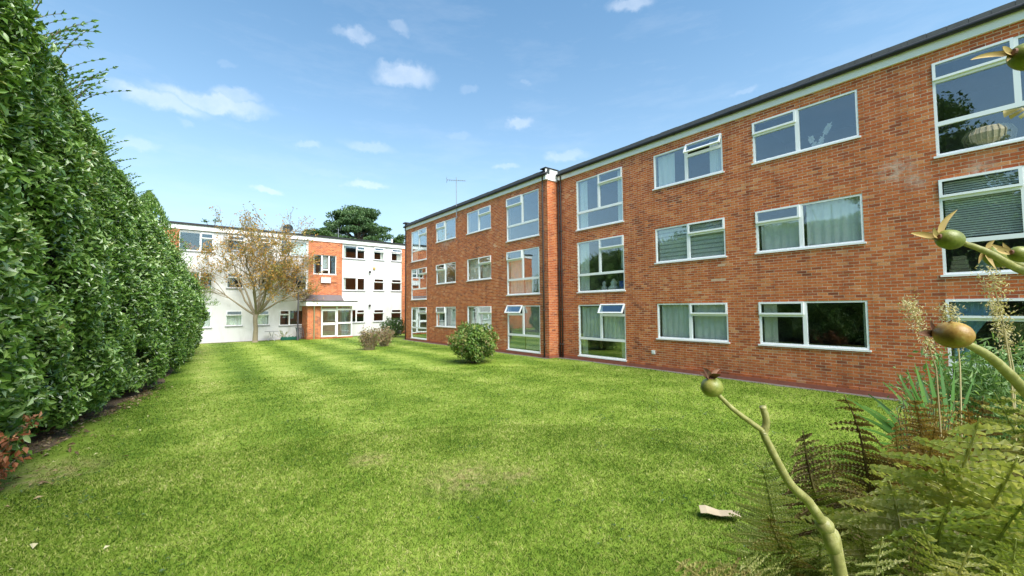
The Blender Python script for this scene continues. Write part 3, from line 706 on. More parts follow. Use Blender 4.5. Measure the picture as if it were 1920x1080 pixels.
d_ = glazing('door', fp, 8.05, 9.22, .12, 2.2, [(8.08, 9.19, .14, 1.12), (8.08, 9.19, 1.12, 2.18)], .09)
mb = MB(); boxes(mb, fp, [[9.08, 9.11, 1.0, 1.3, -.02, .03]]); mb.obj('handle', M['metal'], d_)
glazing('screen', FR((10.38, -1.65, 0), (0, 1, 0), (1, 0, 0)), 0, 1.5, 0, 0, [(.11, 1.56, .12, 1.16), (.11, 1.56, 1.16, 2.47)])
mb = MB(); bx(mb, 6.95, 10.62, -1.98, -.08, 2.5, 2.56); bx(mb, 6.93, 10.64, -2.0, -1.96, 2.49, 2.80); bx(mb, 6.93, 6.97, -1.955, -.08, 2.49, 2.80); bx(mb, 10.60, 10.64, -1.955, -.08, 2.49, 2.80); mb.obj('canopy', M['fascia'], pr)
mb = MB(); bx(mb, 6.90, 10.67, -2.03, -.08, 2.802, 2.86); mb.obj('canopy_edge', M['gutter'], pr)
g = MB(); V = [(7.0, -1.6, 2.862), (9.75, -1.6, 2.862), (10.05, -.075, 2.862), (7.25, -.075, 2.862), (7.3, -1.0, 3.34), (9.7, -1.0, 3.34), (9.95, -.076, 3.34), (7.4, -.076, 3.34)]
g.add(V, [[0, 1, 5, 4], [1, 2, 6, 5], [0, 4, 7, 3], [4, 5, 6, 7]]); g.obj('flashing', M['lead'], pr)
mb = MB(); tube(mb, [(7.55, -1.72, 2.49), (7.55, -1.72, .02)], .04, 8); mb.obj('downpipe', M['white'], pr, True)
mb = MB(); boxes(mb, FR((0, -.3, 0), (1, 0, 0), (0, -1, 0)), [[7.4, 10.3, 0, .05, -.1, 1.3]]); mb.obj('floor_slab', M['concrete'], pr)

# ------------------------------------------------------------------ roof things
def aerial():
    t = thing('aerial', 'tall thin television aerial fixed to the brick wall near the left roof edge', 'aerial', (12.42, 21.05, 0))
    mb = MB(); tube(mb, [(0, 0, 7.45), (0, 0, 9.9)], .022, 8); mb.obj('mast', M['metal'], t)
    mb = MB(); boxes(mb, W3, [[0, .12, 7.55, 7.58, -.02, .02], [0, .12, 7.75, 7.78, -.02, .02]]); mb.obj('bracket', M['metal'], t)
    mb = MB(); tube(mb, [(-.5, .25, 9.72), (.5, -.25, 9.72)], .014, 6)
    for k in range(9):
        f = -.45+k*.11; c = Vector((f*1.0, -f*.5, 9.72)); e = Vector((.5, 1, 0)).normalized()*(.22-.01*k); tube(mb, [c-e, c+e], .008, 5)
    for z in (9.6, 9.66, 9.78, 9.84): tube(mb, [Vector((-.5, .25, z))-Vector((.1, .2, 0)), Vector((-.5, .25, z))+Vector((.1, .2, 0))], .008, 5)
    mb.obj('antenna', M['metal'], t)
aerial()
def dish():
    t = thing('satellite_dish', 'dark satellite dish on the roof edge of the white block behind the bare tree', 'satellite dish', (6.1, 35.6, 8.0))
    mb = MB(); lathe(mb, (0, -.1, .38), [(.0, 0), (.15, .02), (.28, .07), (.36, .13)], 18, (-.3, -.9, .3)); mb.obj('bowl', M['felt'], t, True)
    mb = MB(); tube(mb, [(0, 0, 0), (0, 0, .4), (0, -.1, .4)], .025, 8); mb.obj('mast', M['metal'], t)
    mb = MB(); tube(mb, [(0, -.1, .2), (-.12, -.5, .45)], .012, 6); mb.obj('arm', M['metal'], t)
dish()
mb = MB(); tube(mb, [(14.55, 36, 7.8), (14.55, 36, 8.45)], .07, 10); tag(mb.obj('flue', M['white'], None, True), 'short white flue pipe on the flat roof of the white block', 'flue')
t = thing('roof_aerial', 'small wire aerial on the white block roof above the brick panel', 'aerial', (9.9, 35.9, 7.9))
mb = MB(); tube(mb, [(0, 0, 0), (0, 0, 1.0)], .02, 6); mb.obj('mast', M['metal'], t)
mb = MB(); tube(mb, [(-.35, -.2, .5), (.0, 0, .65), (.5, .1, .45)], .012, 6); tube(mb, [(-.2, 0, .9), (.2, 0, .9)], .01, 5); mb.obj('antenna', M['metal'], t)

# ------------------------------------------------------------------ things at the foot of the white block
t = thing('lamp_post', 'slim black lamp post standing between the bare tree and the porch', 'lamp post', (6.47, 33.4, 0))
mb = MB(); tube(mb, [(0, 0, 0), (0, 0, .9), (0, 0, .95), (0, 0, 3.9)], [.085, .08, .05, .045], 10); mb.obj('pole', M['black'], t, True)
mb = MB(); lathe(mb, (0, 0, 3.9), [(.03, 0), (.12, .03), (.17, .3), (.2, .33), (.12, .43), (.02, .5), (0, .5)], 12); mb.obj('lantern', M['black'], t, True)
t = thing('garden_table', 'small round grey garden table on crossed legs by the white wall', 'table', (4.95, 34.3, 0))
mb = MB(); lathe(mb, (0, 0, .66), [(0, 0), (.44, 0), (.45, .02), (.44, .04), (0, .04)], 24); mb.obj('tabletop', M['greysill'], t)
for a in (0, 1, 2, 3):
    q = a*math.pi/2+.6; mb = MB(); tube(mb, [(.3*math.cos(q), .3*math.sin(q), 0), (.06*math.cos(q), .06*math.sin(q), .33), (.2*math.cos(q), .2*math.sin(q), .66)], .018, 6); mb.obj('leg', M['metal'], t)
for i, (x, lb) in enumerate(((6.75, 'folded dark green garden chair leaning on the white wall, leftmost of three'), (6.95, 'folded dark garden chair leaning on the white wall, middle of three'), (7.15, 'folded dark garden chair leaning on the wall, nearest the brick pier'))):
    t = thing('folded_chair', lb, 'chair', (x-.05, 34.55, 0), .25, 'folded garden chairs by the lamp post')
    mb = MB()
    for s in (-.06, .06): tube(mb, [(s, -.2, 0), (s, .25, .9)], .014, 6)
    tube(mb, [(-.06, .25, .9), (.06, .25, .9)], .014, 6); mb.obj('frame', M['black'], t)
    for k in range(6):
        mb = MB(); z = .15+k*.12; y = -.2+.5*z-.02; bx(mb, -.075, .075, y-.012, y+.012, z, z+.09); mb.obj('slat', M['green_thing'] if i == 0 else M['lead'], t)
mb = MB(); n = 14
for k in range(n):
    a0 = -.5+k/n; tube(mb, [(a0, -.12, .02), (a0+.03, -.1, .18+.03*math.sin(k)), (a0+.03, .1, .2+.03*math.sin(k*2)), (a0, .14, .02)], .05, 6)
o = mb.obj('garden_sack', M['green_thing'], None, True, (6.05, 34.2, 0)); tag(o, 'low dark green plastic sack lying on the grass beside the lamp post', 'sack')

# ------------------------------------------------------------------ vegetation helpers
def branchy(mb, lf, p, d, ln, r, depth, spread, up, leafn, minr=.006, segs=4):
    pts = [Vector(p)]; rad = [r]; d = Vector(d).normalized()
    for i in range(segs):
        d = (d+Vector((random.gauss(0, .13), random.gauss(0, .13), random.gauss(0, .10)+up))).normalized()
        pts.append(pts[-1]+d*ln/segs); rad.append(max(minr, r*(1-(i+1)/segs*.62)))
    tube(mb, pts, rad, 7 if r > .05 else (5 if r > .015 else 3), cap=False)
    if depth == 0:
        for q in pts[1:]: 
            for _ in range(leafn): lf.append((q+Vector((random.gauss(0, .09), random.gauss(0, .09), random.gauss(0, .07)))))
        return
    nb = 5 if depth > 1 else 4
    for k in range(nb):
        f = random.uniform(.35, 1); j = min(segs-1, int(f*segs)); q = pts[j].lerp(pts[j+1], f*segs-j)
        a = random.uniform(0, 2*math.pi); e = d.orthogonal().normalized(); e = Matrix.Rotation(a, 3, d) @ e
        branchy(mb, lf, q, d*math.cos(spread)+e*math.sin(spread)*random.uniform(.6, 1.2), ln*random.uniform(.45, .68), max(minr, r*(1-.62*f)*.62), depth-1, spread, up, leafn, minr)
def randleaves(mb, P, ln, wd, upb=.5, rscale=None):
    P = np.array([tuple(p) for p in P]); n = len(P)
    D = rv(n); D[:, 2] -= .3; Nn = rv(n); Nn[:, 2] += upb
    leaves(mb, P, D, nrm(Nn), ln*rng.uniform(.7, 1.3, n), wd*rng.uniform(.7, 1.3, n), rng.random(n))
def autumn_tree():
    t = thing('ornamental_tree', 'small vase shaped tree with thin rusty autumn leaves in front of the white block', 'tree', (3.85, 33.55, 0))
    mb = MB(); tube(mb, [(0, 0, -.05), (0, 0, .15), (.02, 0, .9), (-.02, 0, 1.5), (0, 0, 2.0)], [.21, .165, .14, .135, .15], 12); mb.obj('trunk', M['pale_bark'], t, True)
    allf = []
    random.seed(21)
    limbs = [(-68, .5, 3.4), (-50, .3, 4.2), (-30, .6, 4.6), (-12, -.3, 5.0), (6, .4, 5.2), (22, -.5, 4.8), (40, .2, 4.4), (58, -.3, 3.6), (72, .3, 2.9), (0, 1.2, 3.6), (-20, -1.2, 3.4), (30, 1.1, 3.3), (35, -1.2, 3.2)]
    for ang, dy, ln in limbs:
        mb = MB(); a = R(ang); lf = []
        d0 = Vector((math.sin(a)*.9, dy*.55, math.cos(a)*.8+.25)).normalized()
        branchy(mb, lf, (0, 0, 1.85), d0, ln*.89, .075, 3, R(32), .03+.0007*abs(ang)*0, 1, .011, 6)
        allf += lf; mb.obj('limb', M['pale_bark'], t, True)
    random.seed(5)
    q = [p for p in allf if p.z > 2.2]; q = random.sample(q, int(len(q)*.85)); q = q+[p+Vector((random.gauss(0, .12), random.gauss(0, .12), random.gauss(0, .1))) for p in q]
    lm = MB(); randleaves(lm, q, .15, .08); lm.obj('foliage', M['autumn'], t)
    print('autumn leaves', len(q))
autumn_tree()
def tree(name, label, loc, height, rad, trunk_r, mat, nclump, per, leafsz, group=None, flat=.6, zb=.35, seed=1):
    r0 = np.random.default_rng(seed); t = thing(name, label, 'tree', loc, 0, group)
    mb = MB(); tube(mb, [(0, 0, -.1), (.1, 0, height*.3), (0, .1, height*.6), (0, 0, height*.92)], [trunk_r, trunk_r*.8, trunk_r*.5, trunk_r*.12], 9)
    cs = []
    for i in range(nclump):
        f = r0.random(); z = height*(zb+(1-zb)*f); rr = rad*math.sqrt(max(.02, 1-((f-.35)/.68)**2)); a = r0.uniform(0, 6.283); q = rr*r0.uniform(.45, 1)
        c = np.array([q*math.cos(a), q*math.sin(a), z]); cs.append((c, rad*r0.uniform(.18, .34)))
        tube(mb, [(0, 0, z*.8), tuple(c*np.array([.5, .5, .95])), tuple(c)], [trunk_r*.25, trunk_r*.15, .02], 4)
    mb.obj('trunk', M['bark'], t, True)
    P = []
    for c, s in cs:
        v = nrm(r0.normal(size=(per, 3)))*(r0.random((per, 1))**.45)*s; v[:, 2] *= flat; P.append(c+v)
    P = np.concatenate(P); lm = MB(); n = len(P); D = rv(n); Nn = rv(n)+[0, 0, .7]
    leaves(lm, P, D, nrm(Nn), leafsz*r0.uniform(.7, 1.3, n), leafsz*.5, r0.random(n)); lm.obj('crown', mat, t)
    return t
tree('cedar_tree', 'big dark evergreen tree with layered boughs rising behind the white block roof', (18.3, 57, 0), 15.6, 4.7, .45, M['conifer'], 110, 330, .34, None, .38, .5, 3)
tree('background_tree', 'low green treetop just showing over the white block roof left of the cedar', (12.6, 54, 0), 11.9, 2.6, .3, M['treeleaf'], 40, 160, .3, None, .6, .4, 4)
tree('background_tree', 'green treetop just showing over the roof between cedar and brick block', (23.5, 54, 0), 12.0, 3.0, .3, M['treeleaf'], 40, 160, .3, None, .6, .4, 6)
tree('background_tree', 'sparse leafy treetop peeping over the left end of the white block roof', (1.7, 44, 0), 10.3, 1.4, .2, M['treeleaf'], 10, 40, .16, None, .6, .75, 8)
tree('garden_tree', 'tall leafy tree behind the hedge, reflected in the upper right window', (-9.5, 4.5, 0), 14, 4.4, .4, M['treeleaf'], 90, 220, .3, None, .7, .3, 9)
tree('garden_tree', 'leafy tree beyond the middle of the hedge, reflected in the block windows', (-10, 17.5, 0), 12.5, 3.4, .35, M['treeleaf'], 60, 200, .3, None, .7, .3, 10)

# ------------------------------------------------------------------ hedge
YN = [-4, 3, 9, 12, 16, 22, 26, 28, 30]
TAB = {0.0: [-2.9, -2.75, -2.1, -1.7, -.75, -.2, .02, .05, -.6], .8: [-2.5, -2.3, -1.75, -1.30, -.6, .0, .35, .35, -.5], 2.6: [-2.3, -2.1, -1.62, -1.25, -.62, .08, .58, .60, -.5], 4.5: [-2.3, -2.15, -1.8, -1.6, -1.3, -.75, -.25, -.4, -1.3], 6.2: [-2.35, -2.3, -2.08, -2.05, -1.95, -1.5, -1.0, -1.6, -2.2], 7.0: [-2.6, -2.5, -2.35, -2.35, -2.35, -2.1, -1.9, -2.3, -2.6]}
zk = sorted(TAB)
def htop(y): return np.interp(y, [-4, 20, 22.5, 25, 27, 29, 30.2], [7.05, 7.05, 6.9, 6.45, 6.15, 4.2, 1.2])
def hface(y, z):
    y = np.asarray(y, float); z = np.asarray(z, float)
    hs = 7.0/np.maximum(htop(y), .5); zz = np.clip(z*np.where(y > 20, 1+(hs-1)*np.clip(z/7, 0, 1), 1), 0, 7)
    cols = np.stack([np.interp(y, YN, TAB[k]) for k in zk], 0)
    out = np.empty_like(zz)
    j = np.clip(np.searchsorted(zk, zz)-1, 0, len(zk)-2); za = np.array(zk)[j]; zb = np.array(zk)[j+1]
    f = (zz-za)/(zb-za); idx = np.arange(zz.size).reshape(zz.shape)
    ca = np.take_along_axis(cols.reshape(len(zk), -1), j.reshape(1, -1), 0).reshape(zz.shape); cb = np.take_along_axis(cols.reshape(len(zk), -1), (j+1).reshape(1, -1), 0).reshape(zz.shape)
    f = f*f*(3-2*f)*.5+f*.5
    return ca+(cb-ca)*f
def lump(y, z): return .17*np.sin(y*1.7+z*.9)+.11*np.sin(y*3.1-z*2.3+1)+.11*np.sin(y*5.3+z*4.1)+.06*np.sin(y*11+2)*np.sin(z*9)
def hedge():
    t = thing('hedge', 'very tall dense green laurel hedge running along the left side of the lawn', 'hedge', (-2.5, 12, 0)); O = np.array([-2.5, 12, 0])
    # solid dark core: shade between the leaves put into its colour
    ny, nz_ = 90, 24; V = []
    for i in range(ny):
        y = -4+34*i/(ny-1); tp = float(htop(y))
        prof = [(float(hface(np.array([y]), np.array([tp*k/(nz_-1)]))[0])-.38+.5*float(lump(y, tp*k/(nz_-1))), max(.0, tp*k/(nz_-1)-(.25 if k else 0))) for k in range(nz_)]
        prof += [(-3.6, tp-.2), (-4.6, tp-.8), (-4.8, tp*.5), (-4.4, 0)]
        if y > 28.6: s = max(.15, (30.4-y)/1.8); prof = [(-2.4+(x+2.4)*s, z*(.3+.7*s)) for x, z in prof]
        V += [(x, y, z) for x, z in prof]
    k = nz_+4; mb = MB(); F = [[i*k+j, (i+1)*k+j, (i+1)*k+j+1, i*k+j+1] for i in range(ny-1) for j in range(k-1)]
    mb.add(np.array(V)-O, F, 0); mb.obj('dark_core', M['laurel_core'], t, True)
    # leaves on the face
    def face(n, y0, y1, ln, zmin=0.0):
        y = rng.uniform(y0, y1, n); tp = htop(y); z = rng.random(n)**.93*tp
        z = np.maximum(z, zmin)
        e = .02
        x = hface(y, z); dz = (hface(y, z+e)-x)/e; dy = (hface(y+e, z)-x)/e
        Nn = nrm(np.stack([np.ones(n), -dy, -dz], 1))
        dep = rng.exponential(.11, n)-.04; P = np.stack([x, y, z], 1)+Nn*(lump(y, z)-dep+rng.normal(0, .035, n))[:, None]
        hole = (np.sin(y*2.9+z*3.7)+np.sin(y*5.3-z*2.1+2)+np.sin(y*1.3+z*6.1+1)) > 1.75
        keep = ~(hole & (rng.random(n) < .8)) & (P[:, 2] > .12+.25*rng.random(n)); P = P[keep]; Nn = Nn[keep]; n = len(P); dep = dep[keep]
        D = rng.normal(size=(n, 3))*.75+np.array([.35, -.1, .05])+Nn*.25
        LN = nrm(Nn*.6+rng.normal(size=(n, 3))*.5+np.array([0, -.35, .7]))
        return P, D, LN, ln*rng.uniform(.65, 1.25, n), dep
    lm = MB(); singles = []
    for n, y0, y1, ln, ratio in ((7000, -4, 4, .15, .46), (22000, 4, 8, .13, .46), (62000, 8, 14, .118, .46), (54000, 14, 21, .128, .48), (48000, 21, 29.3, .14, .5)):
        P, D, LN, ll, dep = face(n, y0, y1, ln); r = rng.random(len(P))
        if y0 == 8:
            px, py, dd = pxof(P); vis = np.where((px > 4) & (px < 1900) & (py > 4) & (py < 1000) & (dep < .03))[0]
            ordr = vis[np.argsort(dd[vis]-ll[vis]*30)][:300]; msk = np.ones(len(P), bool); msk[ordr] = False
            singles = [(P[i], D[i], LN[i], ll[i]) for i in ordr]; P, D, LN, ll, r = P[msk], D[msk], LN[msk], ll[msk], r[msk]
        leaves(lm, P-O, D, LN, ll, ll*ratio, r)
    # top and back
    n = 16000; y = rng.uniform(-4, 28, n); x = rng.uniform(-4.7, 0, n); xe = hface(y, htop(y)); x = np.where(x > xe, xe-rng.random(n)*1.0, x)
    P = np.stack([x, y, htop(y)-np.maximum(0, -3.4-x)*.5+lump(y, x)*.7+rng.uniform(-.2, .08, n)], 1); leaves(lm, P-O, rng.normal(size=(n, 3)), nrm(rng.normal(size=(n, 3))*.4+[0, 0, 1]), .13, .055, rng.random(n))
    n = 9000; y = rng.uniform(-4, 28, n); z = rng.uniform(.2, 1, n)*htop(y)*.95; P = np.stack([-4.85+lump(y, z), y, z], 1); leaves(lm, P-O, rng.normal(size=(n, 3)), nrm(rng.normal(size=(n, 3))*.4+[-1, 0, .4]), .2, .1, rng.random(n))
    o = lm.obj('foliage', M['laurel'], t); o['kind'] = 'stuff'
    # the leaves that show largest, one by one: a curved blade with a midrib fold
    l1 = MB(); V = []; prof = [(-.5, .0), (-.38, .13), (-.15, .21), (.1, .21), (.32, .12), (.5, 0)]
    for s, wv in prof: V += [(s, -wv, .03+wv*.28-.25*s*s), (s, 0, -.25*s*s), (s, wv, .03+wv*.28-.25*s*s)]
    F = []
    for i in range(len(prof)-1): F += [[i*3, i*3+1, (i+1)*3+1, (i+1)*3], [i*3+1, i*3+2, (i+1)*3+2, (i+1)*3+1]]
    l1.add(V, F, .5); lme = l1.mesh('leaf', M['laurel_one'], True)
    for P, D, LN, ll in singles:
        D = Vector(D).normalized(); S = D.cross(Vector(LN)).normalized(); Nn = S.cross(D)
        o = bpy.data.objects.new('leaf', lme); col.objects.link(o); o.parent = t
        mm = Matrix((D, -S, Nn)).transposed().to_4x4(); mm = Matrix.Translation(Vector(P-O)) @ mm @ Matrix.Diagonal((ll*1.12, ll*1.0, ll, 1)); o.matrix_local = mm
    # long loose shoots sprouting above the clipped top
    st = MB(); P = []; D = []; LN = []
    random.seed(3)
    for i in range(150):
        y = random.uniform(8.6, 25) if i < 138 else random.uniform(3, 8); x = -2.3+random.uniform(-.3, .25)+(.0 if y < 20 else (y-20)*.12); z0 = float(htop(y))-.2
        ln = random.uniform(.45, 1.15)*(1.1 if y < 14 else .7); d = Vector((random.uniform(.05, .75), random.gauss(0, .25), 1)).normalized(); p = Vector((x, y, z0)); pts = [p.copy()]
        for k in range(8):
            d = (d+Vector((.06, random.gauss(0, .05), -.05))).normalized(); p = p+d*ln/8; pts.append(p.copy())
            for s in (-1, 1):
                sd_ = d.cross(Vector((1, .3, .1))).normalized()*s; P.append(p+sd_*.035); D.append((sd_+d*.9)); LN.append(Vector((1, -.4, .6)))
        P.append(p+d*.05); D.append(d); LN.append(Vector((1, -.4, .6)))
        tube(st, [q-Vector(O) for q in pts], [.008]*5+[.006]*2+[.004]*2, 4)
    stuff(st.obj('stems', M['bark'], t))
    P = np.array([tuple(q) for q in P]); n = len(P); lm = MB(); leaves(lm, P-O, np.array([tuple(q) for q in D]), np.array([tuple(q) for q in LN]), .12*rng.uniform(.7, 1.2, n), .045, rng.random(n)*.6); lm.obj('shoots', M['laurel'], t)
hedge()
def conetree(label, loc, z0, h, r, n, mat):
    t = thing('conifer', label, 'conifer', loc); mb = MB(); tube(mb, [(0, 0, 0), (0, 0, z0+h*.9)], [.12, .02], 7); mb.obj('trunk', M['bark'], t)
    f = rng.random(n)**1.3; a = rng.uniform(0, 6.283, n); rr = r*(1-f)**.8*(.7+.3*rng.random(n))*(1+.2*np.sin(a*4+f*14)+.12*np.sin(a*9-f*31)); P = np.stack([rr*np.cos(a), rr*np.sin(a), z0+f*h], 1)
    D = np.stack([np.cos(a)*.5, np.sin(a)*.5, np.ones(n)], 1)+rng.normal(size=(n, 3))*.3; lm = MB(); leaves(lm, P, D, nrm(np.stack([np.cos(a), np.sin(a), a*0+.3], 1)), .16, .05, rng.random(n)); lm.obj('crown', mat, t)
conetree('pointed evergreen tip rising just behind the far end of the laurel hedge', (-1.55, 27.6, 0), 2.5, 5.75, 2.5, 14000, M['laurel'])

# dead growth under the hedge at the left edge
t = thing('dead_shrub', 'rust brown dead shrub at the foot of the hedge on the left edge', 'shrub', (-1.98, 7.55, 0))
mb = MB(); P = []
for i in range(26):
    a = random.uniform(-.2, 2.9); ln = random.uniform(.35, .95); p = Vector((random.uniform(-.35, .15), random.uniform(-.8, 1.0), 0)); d = Vector((random.uniform(-.1, .5), random.gauss(0, .3), 1)).normalized(); pts = [p.copy()]
    for k in range(6):
        d = (d+Vector((.05, random.gauss(0, .15), -.02))).normalized(); p = p+d*ln/6; pts.append(p.copy()); P += [p+Vector((random.gauss(0, .05), random.gauss(0, .05), random.gauss(0, .04))) for _ in range(7)]
    tube(mb, pts, .006, 4)
stuff(mb.obj('stems', M['bark'], t)); lm = MB(); randleaves(lm, P, .10, .05); lm.obj('leaves', M['rust'], t)

n = 1500; cx_ = rng.uniform(-1.5, 9, 120); cy_ = rng.uniform(1, 12, 120); j = rng.integers(0, 120, n); lm = MB(); P = np.stack([cx_[j]+rng.normal(0, .12, n), cy_[j]+rng.normal(0, .12, n), rng.uniform(.02, .045, n)], 1)
P = P[(P[:, 0] > foot(P[:, 1])+.1)]; n = len(P); leaves(lm, P, rng.normal(size=(n, 3))*[1, 1, .2], nrm(rng.normal(size=(n, 3))*.3+[0, 0, 1]), .035*rng.uniform(.6, 1.5, n), .022, rng.random(n)*.7); tag(lm.obj('lawn_weeds', M['treeleaf']), 'small dark clumps of clover and weeds dotted through the lawn', 'weeds', kind='stuff')
n = 700; y = rng.uniform(4, 16, n); x = foot(y)+rng.normal(.15, .35, n)*np.where(y < 12, 1, .5); lm = MB()
leaves(lm, np.stack([x, y, rng.uniform(.015, .05, n)], 1), rng.normal(size=(n, 3))*[1, 1, .25], nrm(rng.normal(size=(n, 3))*.35+[0, 0, 1]), .09*rng.uniform(.5, 1.2, n), .045, rng.random(n)); tag(lm.obj('leaf_litter', M['dryleaf']), 'scattered brown leaf litter along the foot of the hedge', 'leaf litter', kind='stuff')
# ------------------------------------------------------------------ shrubs on the lawn
def round_shrub(name, label, loc, rx, rz, n, leaf, mat, stems=14, zc=.55, stemmat='bark', group=None, open_=.0):
    t = thing(name, label, 'shrub', loc, 0, group); mb = MB()
    for i in range(stems):
        a = random.uniform(0, 6.283); q = random.uniform(.3, .85)*rx; b = Vector((math.cos(a)*.12, math.sin(a)*.12, 0)); e = Vector((q*math.cos(a), q*math.sin(a), rz*random.uniform(.8, 1.7)))
        tube(mb, [b, b.lerp(e, .5)+Vector((0, 0, -.05)), e], [.016, .012, .006], 5)
        for k in range(3):
            f = random.uniform(.4, .9); p = b.lerp(e, f); tube(mb, [p, p+Vector((random.gauss(0, .2), random.gauss(0, .2), random.uniform(.1, .4)))], [.008, .004], 4)
    stuff(mb.obj('stems', M[stemmat], t))
    v = rv(n); lumpy = 1+.13*np.sin(v[:, 0]*7+v[:, 2]*5)+.11*np.sin(v[:, 1]*9-v[:, 0]*4)+.06*np.sin(v[:, 2]*15+v[:, 0]*11)
    s = (rng.random(n)**.35)[:, None]*lumpy[:, None]; c = np.array([0, 0, rz*1.0]); P = c+v*s*np.array([rx, rx, rz*1.0])
    P[:, 2] = np.maximum(P[:, 2], .1+.2*rng.random(n)); keep = rng.random(n) > open_*(P[:, 2] < rz*.7); P = P[keep]; v = v[keep]; n = len(P)
    lm = MB(); leaves(lm, P, rng.normal(size=(n, 3))+[0, 0, -.2]+v*.6, nrm(v*.8+rng.normal(size=(n, 3))*.5+[0, 0, .5]), leaf*rng.uniform(.6, 1.3, n), leaf*.5, rng.random(n)); lm.obj('foliage', mat, t)
    return t
round_shrub('round_shrub', 'rounded leafy shrub with yellow green and pinkish leaves in the middle of the lawn', (9.25, 14.3, 0), .93, .80, 6500, .125, M['shrubleaf'], 26, stemmat='bark', open_=.35)
round_shrub('corner_shrub', 'dark green bush at the far corner where the brick block meets the white block', (12.95, 31.6, 0), .95, .78, 2600, .14, M['treeleaf'], 12)
def dry_bush(label, loc, rx, h, n, seed):
    random.seed(seed); t = thing('dry_bush', label, 'shrub', loc, 0, 'straggly brown bushes by the porch'); mb = MB(); P = []
    for i in range(n):
        a = random.uniform(0, 6.283); q = random.random()**.6*rx; b = Vector((math.cos(a)*q*.35, math.sin(a)*q*.35, 0)); e = Vector((q*math.cos(a), q*math.sin(a), h*random.uniform(.6, 1.05)*(1-.25*(q/rx))))
        m_ = b.lerp(e, .5)+Vector((random.gauss(0, .05), random.gauss(0, .05), .05)); tube(mb, [b, m_, e], [.013, .009, .005], 4, cap=False)
        for k in range(9):
            f = random.uniform(.25, 1); P.append(b.lerp(e, f)+Vector((random.gauss(0, .08), random.gauss(0, .08), random.gauss(0, .07))))
    stuff(mb.obj('stems', M['pale_bark'], t)); lm = MB(); randleaves(lm, P, .11, .06); lm.obj('leaves', M['dryleaf'], t)
    lm = MB(); g = random.sample(P, len(P)//5); randleaves(lm, g, .12, .07); lm.obj('leaves', M['shrubleaf'], t)
dry_bush('straggly brown bush on the lawn in front of the porch, the nearer one', (7.9, 22.6, 0), .62, 1.38, 110, 4)
dry_bush('straggly brown bush on the lawn behind and right of the nearer one', (9.35, 24.3, 0), .62, 1.25, 110, 9)
# low seedling by the garden table
t = thing('weed_plant', 'wispy pale weed growing by the white wall between table and lamp post', 'plant', (5.7, 34.5, 0)); mb = MB(); P = []
for i in range(18):
    e = Vector((random.gauss(0, .25), random.gauss(0, .15), random.uniform(.3, .8))); tube(mb, [(0, 0, 0), e*.5+Vector((0, 0, .06)), e], .008, 4); P += [e*random.uniform(.5, 1) for _ in range(4)]
stuff(mb.obj('stems', M['straw'], t)); lm = MB(); randleaves(lm, P, .1, .04); lm.obj('leaves', M['pale_green'], t)

# ------------------------------------------------------------------ ornaments behind the glass
def sillthing(name, label, cat, u, z, fr, off_=(0, 0)): 
    p = fr.P(np.array(u), np.array(z), np.array(-.22)); return thing(name, label, cat, (float(p[0])+XA, float(p[1]), float(p[2])))
t = sillthing('basket', 'pale ribbed wicker basket behind the top right window', 'basket', -.62, Z[0]-TH+.04, fA)
mb = MB(); 
lathe(mb, (.1, 0, 0), [(.0, 0), (.26, 0), (.35, .12), (.38, .26), (.33, .37), (.30, .40), (.0, .38)], 26); mb.obj('bowl', M['wicker'], t)
mb = MB()
for k in range(26):
    a = k*2*math.pi/26; tube(mb, [(.1+.262*math.cos(a), .262*math.sin(a), 0), (.1+.36*math.cos(a), .36*math.sin(a), .12), (.1+.39*math.cos(a), .39*math.sin(a), .26), (.1+.33*math.cos(a), .33*math.sin(a), .39)], .012, 4)
mb.obj('rib', M['wicker'], t)
t = sillthing('plume_ornament', 'pair of white feather plumes standing behind the top floor window', 'ornament', -3.62, Z[0]-WH+.04, fA)
for s, ln in ((-1, .38), (1, .62)):
    mb = MB(); tube(mb, [(0, 0, 0), (0, -.1*s, ln*.4), (0, -.4*s*ln, ln*.85)], .01, 5)
    P = []; D = []
    for k in range(90):
        f = k/90; p = Vector((0, -.1*s, ln*.4)).lerp(Vector((0, -.45*s*ln, ln*.9)), f) if f > .3 else Vector((0, 0, 0)).lerp(Vector((0, -.1*s, ln*.4)), f/.3)
        P.append(tuple(p)); D.append((random.gauss(0, .1), random.choice((-1, 1))*.6, .6))
    leaves(mb, np.array(P), np.array(D), np.tile([-1., 0, 0], (90, 1)), np.full(90, .16), np.full(90, .04), np.full(90, .5)); stuff(mb.obj('plume', M['white'], t))
for u, nm, lb, mt, prof in ((-11.1, 'figurine', 'small pale figurine, leftmost ornament behind the middle floor window', 'netc', [(0, 0), (.1, 0), (.12, .1), (.05, .2), (.08, .28), (.05, .36), (0, .38)]),
    (-10.62, 'lidded_pot', 'white domed pot in the middle of the ornament row behind the window', 'white', [(0, 0), (.2, 0), (.24, .1), (.1, .2), (.14, .3), (.08, .38), (.02, .46), (0, .46)]),
    (-10.12, 'blue_tub', 'bright blue tub behind the middle floor window', 'blue', [(0, 0), (.18, 0), (.2, .3), (.19, .33), (0, .33)])):
    p = fA.P(np.array(u), np.array(Z[1]-TH+.04), np.array(-.34)); mb = MB(); lathe(mb, (0, 0, 0), prof, 16); o = mb.obj(nm, M[mt], None, True, (p[0]+XA, p[1], p[2])); tag(o, lb, 'ornament')
p = (.15, 35.35, 6.24); t = thing('flower_pot', 'red flowers in a pot behind the top left window of the white block', 'flowers', p)
mb = MB(); lathe(mb, (0, 0, 0), [(0, 0), (.1, 0), (.13, .2), (0, .2)], 10); mb.obj('pot', M['brownb'], t); mb = MB(); randleaves(mb, [Vector((random.gauss(0, .16), random.gauss(0, .08), .3+random.gauss(0, .07))) for _ in range(90)], .09, .08); mb.obj('bloom', M['red'], t)
